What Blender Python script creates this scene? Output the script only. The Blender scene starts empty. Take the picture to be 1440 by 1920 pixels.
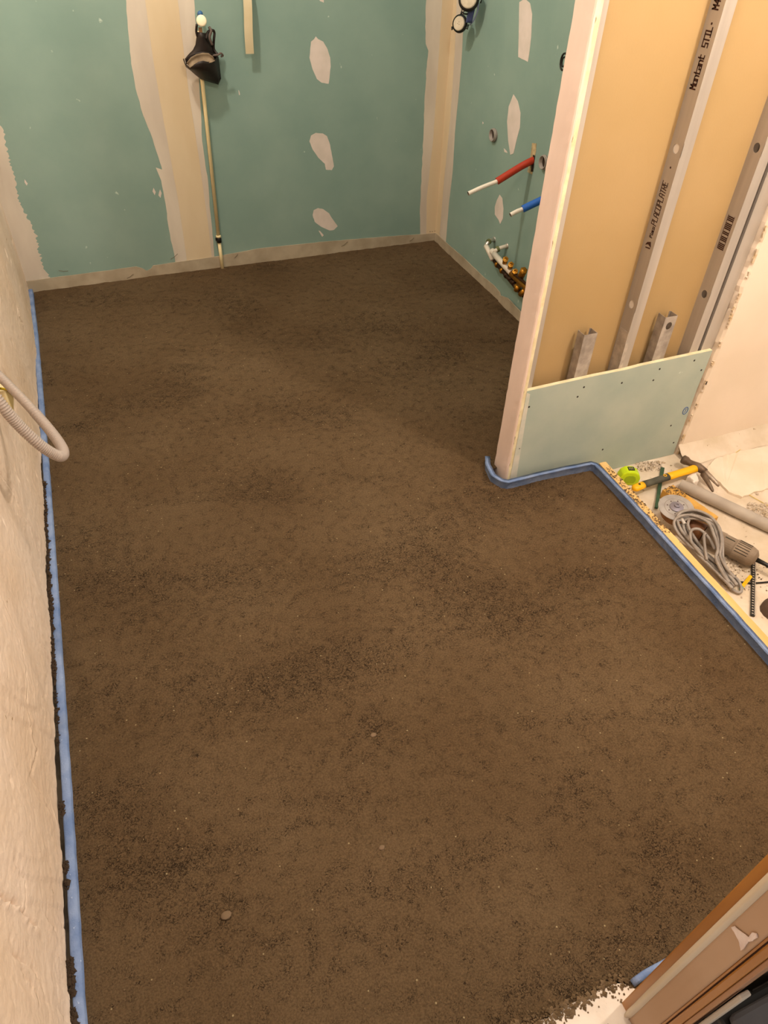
import bpy, bmesh, math, random
from mathutils import Vector, Matrix, noise
random.seed(7)
PI = math.pi
SC = bpy.context.scene
COL = SC.collection

# ------------------------------------------------------------------ camera
F = 1300.0; CX, CY = 720.0, 960.0          # focal length and centre for a 1440x1920 frame
CAMLOC = Vector((0, 0, 1.5))
def _r0(px, py): return Vector((px-CX, -(py-CY), -F))
_up = -_r0(661, 2395).normalized()
_dep = _r0(15, -262); _dep = (_dep - _up*_dep.dot(_up)).normalized()
_rt = _dep.cross(_up)
R3 = Matrix((_rt, _dep, _up))               # camera space -> world
cd = bpy.data.cameras.new('camera'); cam = bpy.data.objects.new('camera', cd); COL.objects.link(cam)
cd.sensor_fit = 'VERTICAL'; cd.sensor_height = 24; cd.sensor_width = 18; cd.lens = F/1920*24
cd.clip_start = 0.01
cam.matrix_world = Matrix.Translation(CAMLOC) @ R3.to_4x4()
SC.camera = cam

# ------------------------------------------------------------------ light
SC.view_settings.view_transform = 'Standard'
SC.view_settings.look = 'None'
SC.view_settings.exposure = 0.9
SC.view_settings.gamma = 1.0
SC.view_settings.use_curve_mapping = False
w = bpy.data.worlds.new('world'); SC.world = w; w.use_nodes = True
w.node_tree.nodes['Background'].inputs[0].default_value = (1.0, .92, .84, 1)
w.node_tree.nodes['Background'].inputs[1].default_value = 0.40
def lamp(name, loc, power, radius, col):
    l = bpy.data.lights.new(name, 'POINT'); l.energy = power; l.shadow_soft_size = radius; l.color = col
    o = bpy.data.objects.new(name, l); o.location = loc; COL.objects.link(o); return o
WARM = (1.0, .875, .74)
lamp('ceiling_lamp', (.18, 2.72, 2.35), 40, .05, WARM)
lamp('entry_lamp', (1.72, .42, 2.25), 55, .06, WARM)
lamp('fill_lamp', (.62, .85, 2.35), 30, .16, WARM)  # added fill light, placed to brighten the left wall

# ------------------------------------------------------------------ pixel rays on real planes
def ray(px, py): return R3 @ _r0(px, py)
def on(px, py, ax, v):
    d = ray(px, py); return CAMLOC + d*((v-CAMLOC[ax])/d[ax])
def onp(px, py, p0, n):
    d = ray(px, py); p0 = Vector(p0); n = Vector(n); return CAMLOC + d*((p0-CAMLOC).dot(n)/d.dot(n))
def dp(px, py, depth): return CAMLOC + (R3 @ (_r0(px, py)/F))*depth
YB = 3.588
BWN = Vector((.014, -1, 0)).normalized(); BWP = Vector((1.781, YB, 0))           # back wall
RWN = Vector((-1, .0275, 0)).normalized(); RWP = Vector((1.781, YB, 0))          # right wall
def bw(px, py, off=0): return onp(px, py, BWP+BWN*off, BWN)
def rw(px, py, off=0): return onp(px, py, RWP+RWN*off, RWN)

# ------------------------------------------------------------------ materials
def lin(c):
    if isinstance(c, str):
        c = [int(c[i:i+2], 16)/255 for i in (0, 2, 4)]
        c = [x/12.92 if x <= .04045 else ((x+.055)/1.055)**2.4 for x in c]
    return (*c[:3], 1)
MATS = {}
def mat(name, c, rough=.8, metal=0, c2=None, nscale=8, bump=0, bscale=80, detail=4, stretch=None, contrast=(.35, .65), spec=.4, speck=None, speck_s=60, speck_t=.74, trans=0):
    if name in MATS: return MATS[name]
    m = bpy.data.materials.new(name); m.use_nodes = True; N = m.node_tree.nodes; L = m.node_tree.links
    b = N['Principled BSDF']; b.inputs['Roughness'].default_value = rough; b.inputs['Metallic'].default_value = metal
    b.inputs['Specular IOR Level'].default_value = spec
    if trans: b.inputs['Transmission Weight'].default_value = trans
    tc = N.new('ShaderNodeTexCoord'); src = tc.outputs['Object']
    if stretch:
        mp = N.new('ShaderNodeMapping'); mp.inputs['Scale'].default_value = stretch; L.new(src, mp.inputs[0]); src = mp.outputs[0]
    b.inputs['Base Color'].default_value = lin(c)
    out = None
    if c2:
        n = N.new('ShaderNodeTexNoise'); n.inputs['Scale'].default_value = nscale; n.inputs['Detail'].default_value = detail
        L.new(src, n.inputs['Vector'])
        r = N.new('ShaderNodeValToRGB'); r.color_ramp.elements[0].position = contrast[0]; r.color_ramp.elements[1].position = contrast[1]
        r.color_ramp.elements[0].color = lin(c); r.color_ramp.elements[1].color = lin(c2)
        L.new(n.outputs[0], r.inputs[0]); out = r.outputs[0]
    if speck:
        n = N.new('ShaderNodeTexNoise'); n.inputs['Scale'].default_value = speck_s; n.inputs['Detail'].default_value = 3
        L.new(tc.outputs['Object'], n.inputs['Vector'])
        r = N.new('ShaderNodeValToRGB'); r.color_ramp.elements[0].position = speck_t; r.color_ramp.elements[1].position = speck_t+.04
        L.new(n.outputs[0], r.inputs[0])
        mx = N.new('ShaderNodeMix'); mx.data_type = 'RGBA'; L.new(r.outputs[0], mx.inputs[0])
        if out: L.new(out, mx.inputs[6])
        else: mx.inputs[6].default_value = lin(c)
        mx.inputs[7].default_value = lin(speck); out = mx.outputs[2]
    if out: L.new(out, b.inputs['Base Color'])
    if bump:
        n = N.new('ShaderNodeTexNoise'); n.inputs['Scale'].default_value = bscale; n.inputs['Detail'].default_value = 6
        L.new(src, n.inputs['Vector'])
        bp = N.new('ShaderNodeBump'); bp.inputs['Strength'].default_value = min(1, bump); bp.inputs['Distance'].default_value = .002*max(1, bump)
        L.new(n.outputs[0], bp.inputs['Height']); L.new(bp.outputs[0], b.inputs['Normal'])
    MATS[name] = m; return m

TEAL = mat('teal_board', '7f998f', .85, c2='8aa297', nscale=3.2, detail=6, speck='b9c9bd', speck_s=26, speck_t=.735, bump=.12, bscale=60, spec=.25)
TEAL2 = mat('teal_board_pale', '9aa79d', .85, c2='a9b2a6', nscale=6, detail=7, speck='c4cec2', speck_s=22, speck_t=.70, bump=.12, bscale=60, spec=.25)
FILL = mat('filler_plaster', 'd2c8b8', .9, c2='c2b7a8', nscale=7, bump=.25, bscale=35, stretch=(1, 1, .35), spec=.2)
FILLW = mat('filler_white', 'dccfc6', .9, c2='cfc4b9', nscale=14, bump=.2, bscale=60, spec=.2)
TAPE = mat('joint_tape', 'd6c6a8', .9, c2='ccb998', nscale=5, stretch=(1, 1, .3), bump=.06, bscale=40, spec=.2)
FOAMB = mat('edge_foam', 'b3a68f', .6, c2='9f927b', nscale=12, bump=.2, bscale=40, spec=.4)
PLAST = mat('old_plaster', 'ebd6c2', .95, c2='dfc6ac', nscale=3.0, detail=7, bump=1.2, bscale=70, speck='9a7c55', speck_s=48, speck_t=.735, spec=.15)
PINK = mat('pink_plaster', 'e6d6c4', .95, c2='ddcdb9', nscale=3, bump=.25, bscale=30, spec=.15)
DUST = mat('dusty_floor', 'dacbb8', .95, c2='c6b59c', nscale=9, detail=8, bump=.9, bscale=45, speck='8a7658', speck_s=70, speck_t=.70, spec=.15)
AMBER = mat('kraft_board', 'ad9166', .8, c2='a78b5e', nscale=2.5, bump=.1, bscale=160, spec=.3)
GYPS = mat('gypsum_edge', 'e4d8b4', .9, c2='d4c49c', nscale=30, bump=.5, bscale=120, spec=.2)
GALV = mat('galvanised_steel', 'a89f95', .5, .35, c2='bbb2a8', nscale=20, stretch=(1, 1, .08), bump=.05, bscale=30)
BLUEF = mat('blue_foam', '6279a3', .75, c2='8294b6', nscale=22, detail=8, bump=.8, bscale=160, speck='a4b2cc', speck_s=160, speck_t=.70)
PLANK = mat('yellow_timber', 'cfa563', .75, c2='dcb87a', nscale=5, stretch=(3, .5, 3), bump=.2, bscale=50)
OAK = mat('varnished_wood', '95612a', .35, c2='ad7636', nscale=9, stretch=(3, 3, .25), bump=.08, bscale=30, spec=.5)
PAPER = mat('masking_paper', 'b89a7e', .75, c2='b09072', nscale=4, bump=.1, bscale=14)
CREAMP = mat('cream_paper', 'cfbfa8', .6, c2='c8b69c', nscale=4)
BLACK = mat('black_rubber', '1c1512', .5, c2='2a201c', nscale=30, bump=.3, bscale=70)
BLACKP = mat('black_plastic', '15130f', .4)
TAN = mat('tan_lining', '75644f', .9, c2='8f7e66', nscale=30)
WHITEP = mat('white_plastic', 'efe6d6', .4)
CREAMPL = mat('cream_plastic', 'e8d8a8', .45)
GREYP = mat('grey_pvc', '8c857d', .5, c2='9a938a', nscale=20)
CONDUIT = mat('grey_conduit', 'a3958a', .5)
REDP = mat('red_sleeve', 'ad3418', .5)
BLUEP = mat('blue_sleeve', '2260b8', .5)
BRASS = mat('brass', 'b07a26', .35, .75)
CHROME = mat('dull_chrome', 'c0bab0', .3, .7)
HOLE = mat('hole_dark', '2c2218', .95)
RAWG = mat('raw_core', '9c8a66', .95, c2='c0ad84', nscale=60, bump=.6)
INK = mat('printed_ink', '3a1c10', .8)
INKB = mat('blue_ink', '3b5c90', .8)
LIME = mat('lime_plastic', 'b8d20c', .4, c2='c4dc20', nscale=10)
YEL = mat('yellow_plastic', 'eab008', .45)
GRIP = mat('dark_grip', '3a3a30', .7, c2='565445', nscale=25)
IRON = mat('worn_iron', '5a4636', .5, .4, c2='7c6a58', nscale=25, bump=.4, bscale=80)
STEEL = mat('bright_steel', 'cfc6bb', .3, .8)
DISC = mat('cutting_disc', '9a9590', .55, .35, c2='b1aca8', nscale=20)
GEARB = mat('gear_housing', '6b4a30', .55, .3, c2='8a6238', nscale=18, bump=.3)
TOOLG = mat('dusty_tool_body', '7b6a58', .7, c2='94836f', nscale=18, bump=.3, bscale=60)
CORD = mat('grey_cord', '857c74', .55, c2='9c948c', nscale=40)
GREEN = mat('green_metal', '2f4a34', .5, c2='3d5a40', nscale=30)
YWIRE = mat('yellow_wire', 'cdb23a', .5)
CASEG = mat('case_grey', '4c4a4c', .6, c2='5a5759', nscale=12, bump=.2)
CASER = mat('case_red', '7c3a40', .6)
PALE = mat('pale_strip', 'b3a89a', .6)

# screed: colour follows the crumbly areas stored on the mesh
def screed_mat():
    m = bpy.data.materials.new('damp_screed'); m.use_nodes = True; N = m.node_tree.nodes; L = m.node_tree.links
    b = N['Principled BSDF']; b.inputs['Roughness'].default_value = .95; b.inputs['Specular IOR Level'].default_value = .12
    tc = N.new('ShaderNodeTexCoord')
    n1 = N.new('ShaderNodeTexNoise'); n1.inputs['Scale'].default_value = 2.2; n1.inputs['Detail'].default_value = 8; L.new(tc.outputs['Object'], n1.inputs['Vector'])
    r1 = N.new('ShaderNodeValToRGB'); r1.color_ramp.elements[0].color = lin('594630'); r1.color_ramp.elements[1].color = lin('66533c')
    r1.color_ramp.elements[0].position = .32; r1.color_ramp.elements[1].position = .66; L.new(n1.outputs[0], r1.inputs[0])
    n2 = N.new('ShaderNodeTexNoise'); n2.inputs['Scale'].default_value = 260; n2.inputs['Detail'].default_value = 5; n2.inputs['Roughness'].default_value = .7; L.new(tc.outputs['Object'], n2.inputs['Vector'])
    # dark pores between the grains, denser where the surface is crumbly
    at = N.new('ShaderNodeAttribute'); at.attribute_name = 'crumbly'
    n3 = N.new('ShaderNodeTexNoise'); n3.inputs['Scale'].default_value = 130; n3.inputs['Detail'].default_value = 6; n3.inputs['Distortion'].default_value = 1.2; L.new(tc.outputs['Object'], n3.inputs['Vector'])
    n6 = N.new('ShaderNodeTexNoise'); n6.inputs['Scale'].default_value = 34; n6.inputs['Detail'].default_value = 6; L.new(tc.outputs['Object'], n6.inputs['Vector'])
    def mth(op, *a):
        q = N.new('ShaderNodeMath'); q.operation = op
        for i, v_ in enumerate(a):
            if isinstance(v_, (int, float)): q.inputs[i].default_value = v_
            else: L.new(v_, q.inputs[i])
        return q.outputs[0]
    rid = mth('ABSOLUTE', mth('SUBTRACT', n3.outputs[0], .5))
    gate = mth('MULTIPLY_ADD', n6.outputs[0], .10, -.046)
    gate = mth('MULTIPLY_ADD', at.outputs['Fac'], .022, gate)
    r3 = N.new('ShaderNodeValToRGB'); r3.color_ramp.elements[0].position = 0; r3.color_ramp.elements[1].position = .016; L.new(mth('SUBTRACT', gate, rid), r3.inputs[0])
    m3 = N.new('ShaderNodeMath'); m3.operation = 'MULTIPLY'; m3.inputs[1].default_value = .95; L.new(r3.outputs[0], m3.inputs[0])
    mx = N.new('ShaderNodeMix'); mx.data_type = 'RGBA'; L.new(m3.outputs[0], mx.inputs[0]); L.new(r1.outputs[0], mx.inputs[6]); mx.inputs[7].default_value = lin('33271a')
    # grain tint
    mg = N.new('ShaderNodeMix'); mg.data_type = 'RGBA'; mg.blend_type = 'MULTIPLY'; mg.inputs[0].default_value = .8
    rg = N.new('ShaderNodeValToRGB'); rg.color_ramp.elements[0].position = .3; rg.color_ramp.elements[1].position = .7
    rg.color_ramp.elements[0].color = (.48, .46, .43, 1); rg.color_ramp.elements[1].color = (1.36, 1.36, 1.36, 1); L.new(n2.outputs[0], rg.inputs[0])
    L.new(mx.outputs[2], mg.inputs[6]); L.new(rg.outputs[0], mg.inputs[7])
    # rare light grains
    v = N.new('ShaderNodeTexVoronoi'); v.inputs['Scale'].default_value = 55; L.new(tc.outputs['Object'], v.inputs['Vector'])
    lt = N.new('ShaderNodeMath'); lt.operation = 'LESS_THAN'; lt.inputs[1].default_value = .10; L.new(v.outputs['Distance'], lt.inputs[0])
    sx = N.new('ShaderNodeSeparateColor'); L.new(v.outputs['Color'], sx.inputs[0])
    g2 = N.new('ShaderNodeMath'); g2.operation = 'GREATER_THAN'; g2.inputs[1].default_value = .86; L.new(sx.outputs[0], g2.inputs[0])
    mu = N.new('ShaderNodeMath'); mu.operation = 'MULTIPLY'; L.new(lt.outputs[0], mu.inputs[0]); L.new(g2.outputs[0], mu.inputs[1])
    ms = N.new('ShaderNodeMix'); ms.data_type = 'RGBA'; L.new(mu.outputs[0], ms.inputs[0]); L.new(mg.outputs[2], ms.inputs[6]); ms.inputs[7].default_value = lin('958463')
    L.new(ms.outputs[2], b.inputs['Base Color'])
    bp = N.new('ShaderNodeBump'); bp.inputs['Strength'].default_value = .9; bp.inputs['Distance'].default_value = .003
    sm = N.new('ShaderNodeMath'); sm.operation = 'SUBTRACT'; L.new(n2.outputs[0], sm.inputs[0]); L.new(m3.outputs[0], sm.inputs[1])
    n5 = N.new('ShaderNodeTexNoise'); n5.inputs['Scale'].default_value = 85; n5.inputs['Detail'].default_value = 3; L.new(tc.outputs['Object'], n5.inputs['Vector'])
    s5 = N.new('ShaderNodeMath'); s5.operation = 'MULTIPLY_ADD'; s5.inputs[1].default_value = 1.0; L.new(n5.outputs[0], s5.inputs[0]); L.new(sm.outputs[0], s5.inputs[2])
    L.new(s5.outputs[0], bp.inputs['Height']); L.new(bp.outputs[0], b.inputs['Normal'])
    return m
SCREED = screed_mat()
CRUMB = mat('screed_crumbs', '5b4933', .95, c2='77624a', nscale=60, spec=.1)

# ------------------------------------------------------------------ mesh tools
class MB:
    def __init__(s): s.v = []; s.f = []
    def add(s, vs, fs):
        b = len(s.v); s.v += [Vector(v) for v in vs]; s.f += [[i+b for i in f] for f in fs]; return s
    def box(s, x0, x1, y0, y1, z0, z1, M=None):
        vs = [Vector((x, y, z)) for x in (x0, x1) for y in (y0, y1) for z in (z0, z1)]
        if M: vs = [M @ v for v in vs]
        return s.add(vs, [(0, 1, 3, 2), (4, 6, 7, 5), (0, 4, 5, 1), (2, 3, 7, 6), (0, 2, 6, 4), (1, 5, 7, 3)])
    def prism(s, pts, off):
        pts = [Vector(p) for p in pts]; off = Vector(off); n = len(pts)
        nn = Vector((0, 0, 0))
        for i in range(n): nn += pts[i].cross(pts[(i+1) % n])
        if nn.dot(off) > 0: pts = pts[::-1]
        return s.add(pts + [p+off for p in pts], [list(range(n)), list(range(2*n-1, n-1, -1))] + [(i, i+n, (i+1) % n + n, (i+1) % n) for i in range(n)])
    def tube(s, pts, r, n=12, caps=True, closed=False):
        pts = [Vector(p) for p in pts]; m = len(pts)
        rs = r if isinstance(r, (list, tuple)) else [r]*m
        t0 = (pts[1]-pts[0]).normalized(); a = t0.orthogonal().normalized(); vs = []
        for i, p in enumerate(pts):
            if closed: t = (pts[(i+1) % m]-pts[i-1]).normalized()
            else: t = (pts[min(i+1, m-1)]-pts[max(i-1, 0)]).normalized()
            a = (a - t*a.dot(t)).normalized(); b = t.cross(a)
            vs += [p + (a*math.cos(2*PI*k/n) + b*math.sin(2*PI*k/n))*rs[i] for k in range(n)]
        fs = []
        for i in range(m if closed else m-1):
            j = (i+1) % m
            for k in range(n): fs.append((i*n+k, i*n+(k+1) % n, j*n+(k+1) % n, j*n+k))
        if caps and not closed: fs += [list(range(n))[::-1], [(m-1)*n+k for k in range(n)]]
        return s.add(vs, fs)
    def lathe(s, prof, c, axis, n=24, ref=None):
        axis = Vector(axis).normalized(); a = axis.orthogonal().normalized(); b = axis.cross(a); c = Vector(c); vs = []
        for r, h in prof:
            vs += [c + axis*h + (a*math.cos(2*PI*k/n)+b*math.sin(2*PI*k/n))*max(r, 1e-5) for k in range(n)]
        fs = []
        for i in range(len(prof)-1):
            for k in range(n): fs.append((i*n+k, i*n+(k+1) % n, (i+1)*n+(k+1) % n, (i+1)*n+k))
        return s.add(vs, fs)
    def grid(s, rows):
        n = len(rows[0]); vs = [p for r in rows for p in r]; fs = []
        for i in range(len(rows)-1):
            for k in range(n-1): fs.append((i*n+k, i*n+k+1, (i+1)*n+k+1, (i+1)*n+k))
        return s.add(vs, fs)
    def build(s, name, m, parent=None, smooth=False, bevel=0, solid=0, origin=None):
        me = bpy.data.meshes.new(name); me.from_pydata([tuple(v) for v in s.v], [], s.f)
        bm = bmesh.new(); bm.from_mesh(me); bmesh.ops.recalc_face_normals(bm, faces=bm.faces); bm.to_mesh(me); bm.free()
        me.materials.append(m); me.update()
        if smooth: me.polygons.foreach_set('use_smooth', [True]*len(me.polygons))
        o = bpy.data.objects.new(name, me); COL.objects.link(o)
        if parent:
            o.parent = parent; o.matrix_parent_inverse = Matrix.Translation(-parent.location)
        if solid:
            md = o.modifiers.new('s', 'SOLIDIFY'); md.thickness = solid; md.offset = 0
        if bevel:
            md = o.modifiers.new('b', 'BEVEL'); md.width = bevel; md.segments = 2; md.limit_method = 'ANGLE'; md.angle_limit = .6
            if smooth: pass
        return o
def thing(name, label, cat, loc=(0, 0, 0), group=None):
    o = bpy.data.objects.new(name, None); o.empty_display_size = .02; o.location = loc; COL.objects.link(o)
    return tag(o, label, cat, group)
def tag(o, label, cat, group=None):
    o['label'] = label; o['category'] = cat
    if group: o['group'] = group
    return o
def struct(o, label=None):
    o['kind'] = 'structure'
    if label: o['label'] = label
    return o
def smooth_path(pts, k=8):
    pts = [Vector(p) for p in pts]; out = []
    for i in range(len(pts)-1):
        p0 = pts[max(i-1, 0)]; p1 = pts[i]; p2 = pts[i+1]; p3 = pts[min(i+2, len(pts)-1)]
        for j in range(k):
            t = j/k
            out.append(.5*((2*p1)+(p2-p0)*t+(2*p0-5*p1+4*p2-p3)*t*t+(3*p1-p0-3*p2+p3)*t**3))
    out.append(pts[-1]); return out
def jag(pts, step=.012, amp=.002, skip=()):
    """ragged edge: subdivide a closed outline and push the new points about in its own plane"""
    pts = [Vector(p) for p in pts]; out = []; n = len(pts)
    for i in range(n):
        a, b = pts[i], pts[(i+1) % n]; out.append(a)
        if i in skip: continue
        k = int((b-a).length/step)
        for j in range(1, k+1):
            q = a.lerp(b, j/(k+1)); d = (b-a).normalized()
            out.append(q + Vector((random.uniform(-amp, amp)*(1-abs(d.x)), random.uniform(-amp, amp)*(1-abs(d.y)) , random.uniform(-amp, amp)*(1-abs(d.z)))))
    return out
def on_plane(pts, P, N, off):
    return [p + N*((P-p).dot(N)+off) for p in pts]
def wall_slab(name, m, parent, px, fn, P, N, t=.0015, base=0.0, step=.012, amp=.0015, smooth_pts=False):
    pts = [fn(*p) for p in px]
    if smooth_pts: pts = smooth_path(pts+[pts[0]], 4)[:-1]
    pts = on_plane(jag(pts, step, amp), P, N, base)
    return MB().prism(pts, N*t).build(name, m, parent)
def fbm(p, o=4): return noise.fractal(p, 1.0, 2.0, o)

# ------------------------------------------------------------------ setting: floor screed
def room_right(y):          # x where the screed stops on the right
    if y > 1.60: return 1.80
    if y > 1.508: return 1.075
    if y > 1.478: return 1.43
    return 1.43 + (y-1.478)*.045
def rough_at():
    L = []
    for px, py, rx, ry, a in [(530, 1280, 150, 50, 1), (650, 1250, 120, 40, .7), (430, 1090, 110, 60, .7), (700, 1060, 110, 45, .8), (800, 1040, 60, 50, .7), (1080, 1490, 60, 40, .8),
        (1230, 1570, 60, 50, .8), (420, 1700, 30, 16, 1.3), (700, 1360, 26, 26, 1.2), (170, 1090, 40, 40, .8), (700, 610, 70, 30, .5), (760, 690, 130, 25, .5), (440, 780, 120, 20, .4),
        (200, 1300, 90, 60, .5), (1000, 1150, 140, 60, .5), (880, 1620, 130, 50, .5), (1080, 1080, 50, 20, .6), (1150, 990, 40, 10, .8), (620, 770, 70, 14, .6), (150, 800, 40, 14, .8), (200, 1500, 130, 40, .6),
        (250, 1650, 140, 80, .6), (700, 1200, 300, 60, .35), (900, 780, 60, 12, .5), (540, 1560, 120, 16, .5), (350, 1610, 160, 30, .4), (1300, 1310, 70, 25, .4), (1150, 1800, 160, 60, .6), (980, 1850, 160, 60, .5), (1290, 1640, 120, 60, .5)]:
        c = on(px, py, 2, 0); ex = (on(px+rx, py, 2, 0)-c).length; ey = (on(px, py-ry, 2, 0)-c).length
        L.append((c.x, c.y, ex, ey, a))
    return L
ROUGH = rough_at()
def make_screed():
    x0, x1, y0, y1 = -.352, 1.80, .02, 3.66
    yf = .172
    # irregular spacing: fine near the camera, coarser away
    ys = []; y = .10
    while y < 3.62: ys.append(y); y += .0052 + .0022*max(0, y-.5)
    xs = [x0 + (x1-x0)*i/330 for i in range(331)]
    nx = len(xs); verts = []; rough = []
    for y in ys:
        for x in xs:
            xx = min(x, room_right(y))
            r = .0
            for cx, cy, ex, ey, a in ROUGH:
                d = ((xx-cx)/ex)**2 + ((y-cy)/ey)**2
                if d < 6: r += a*math.exp(-d*1.1)
            p = Vector((xx, y, 0))
            r += max(0, noise.noise(p*3.1+Vector((4, 9, 0)))-.12)*1.6
            r += max(0, noise.noise(Vector((xx*2.2, y*14+xx*5, 3)))-.28)*1.4
            r = min(1.4, r)
            z = .0045*noise.noise(p*1.4) + .0020*noise.noise(Vector((xx*3, y*9+xx*3, 2))) + .0012*noise.noise(p*22)
            h = noise.noise(p*95); h2 = noise.noise(p*210+Vector((7, 0, 0)))
            z += (.0007+.0013*r)*h + (.0006+.0010*r)*h2 - .0015*min(r, 1)
            if y > 3.3: z += .004*max(0, noise.noise(p*18))
            verts.append((xx, y, z)); rough.append(r)
    faces = []
    for j in range(len(ys)-1):
        for i in range(nx-1):
            a = j*nx+i
            lim = min(room_right(ys[j]), room_right(ys[j+1])) if True else 0
            if xs[i] >= room_right(ys[j]) and xs[i] >= room_right(ys[j+1]): continue
            if xs[i] > room_right(ys[j]) or xs[i] > room_right(ys[j+1]):
                continue
            # ragged near edge of the threshold
            if ys[j] < yf + .008*noise.noise(Vector((xs[i]*30, 0, 0))) and .30 < xs[i] < .592:
                if ys[j] < .165 + .012*noise.noise(Vector((xs[i]*26, 5, 0))) : continue
            faces.append((a, a+1, a+nx+1, a+nx))
    me = bpy.data.meshes.new('floor'); me.from_pydata(verts, [], faces); me.materials.append(SCREED)
    at = me.attributes.new('crumbly', 'FLOAT', 'POINT'); at.data.foreach_set('value', rough)
    me.polygons.foreach_set('use_smooth', [True]*len(me.polygons)); me.update()
    o = bpy.data.objects.new('floor', me); COL.objects.link(o); struct(o, 'freshly laid damp brown sand and cement screed floor'); return o
make_screed()

struct(MB().box(-.45, 1.38, -.7, 1.6, -.16, -.05).box(-.45, 1.8, 1.6, 3.7, -.16, -.05).build('floor_base', mat('base_concrete', '5a4c3a', .95, c2='6b5c48', bump=.5)), 'rough base slab under the screed')
def clods(name, n, place, smin, smax, m, zb=0.0, parent=None, flat=.6):
    mb = MB()
    base = [(-1, 0, 0), (1, 0, 0), (0, -1, 0), (0, 1, 0), (0, 0, -1), (0, 0, 1)]
    fs = [(0, 2, 5), (2, 1, 5), (1, 3, 5), (3, 0, 5), (2, 0, 4), (1, 2, 4), (3, 1, 4), (0, 3, 4)]
    for _ in range(n):
        q = place()
        if q is None: continue
        s = smin + (smax-smin)*random.random()**3; a = random.random()*PI; c, d = math.cos(a), math.sin(a)
        vs = []
        for v in base:
            k = s*random.uniform(.6, 1.2); x, y, z = v[0]*k, v[1]*k, v[2]*k*flat
            vs.append((q[0]+x*c-y*d, q[1]+x*d+y*c, q[2]+z))
        mb.add(vs, fs)
    o = mb.build(name, m, parent); o['kind'] = 'stuff'; return o
def pl_floor():
    while True:
        y = .19 + 3.3*random.random()**1.3; x = random.uniform(-.32, 1.7)
        if x < room_right(y)-.02: break
    return (x, y, .002)
o = clods('screed_crumbs', 2600, pl_floor, .0009, .0030, CRUMB)
o['label'] = 'loose brown crumbs scattered over the screed surface'; o['category'] = 'crumbs'
# three pebbles lying in torn pits of the screed
for (px, py, r, lab) in [(700, 1378, .008, 'small flat pebble in a pit near the middle of the screed'), (424, 1716, .011, 'flat brown pebble beside the dark hole at lower left of the screed'), (716, 1589, .007, 'small round pebble in the screed between the two pitted spots')]:
    c = on(px, py, 2, .002); mb = MB(); rows = []
    for i in range(7):
        th = PI*i/6; rows.append([c + Vector((math.sin(th)*math.cos(2*PI*k/10)*r*(1+.25*noise.noise(Vector((k, i, r*900)))), math.sin(th)*math.sin(2*PI*k/10)*r*.75, math.cos(th)*r*.24)) for k in range(11)])
    tag(mb.grid(rows).build('pebble', mat('pebble', '67533c', .9, c2='75604a', nscale=40), smooth=True), lab, 'pebble', None)

# ------------------------------------------------------------------ setting: left wall (rough plaster)
CRACKS = []
for pts, dpth in [([(0, 885), (28, 925), (60, 990), (90, 1075)], .005), ([(8, 1120), (22, 1155), (43, 1200), (50, 1260), (52, 1310)], .004), ([(58, 1340), (64, 1370), (74, 1405), (66, 1440)], .006),
        ([(66, 1458), (84, 1487), (102, 1527)], .009), ([(108, 1522), (117, 1560)], .006), ([(0, 1677), (18, 1690), (38, 1697), (55, 1718), (78, 1741)], .012), ([(96, 1722), (110, 1745)], .008), ([(118, 1725), (126, 1740)], .006),
        ([(36, 1795), (56, 1808)], .008), ([(48, 1825), (66, 1850), (72, 1870)], .006), ([(70, 1820), (84, 1855)], .006), ([(118, 1905), (130, 1920)], .006), ([(33, 1620), (52, 1650), (55, 1700)], .004),
        ([(33, 575), (38, 600), (44, 610)], .012), ([(2, 555), (4, 565)], .01), ([(8, 430), (15, 445), (30, 480)], .008), ([(15, 540), (22, 560), (40, 620)], .004), ([(10, 700), (25, 720), (40, 760)], .003), ([(0, 820), (10, 850), (30, 880)], .003)]:
    CRACKS.append(([on(x, y, 0, -.352) for x, y in pts], dpth)); q_ = CRACKS[-1][0]; CRACKS[-1] += ((min(v.y for v in q_)-.03, max(v.y for v in q_)+.03, min(v.z for v in q_)-.03, max(v.z for v in q_)+.03),)
def seg_d(y, z, a, b):
    ay, az, by, bz = a.y, a.z, b.y, b.z; dy, dz = by-ay, bz-az; L2 = dy*dy+dz*dz or 1e-9
    t = max(0, min(1, ((y-ay)*dy+(z-az)*dz)/L2)); ey, ez = y-ay-t*dy, z-az-t*dz
    return math.hypot(ey, ez), (dy*ez-dz*ey)
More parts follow.
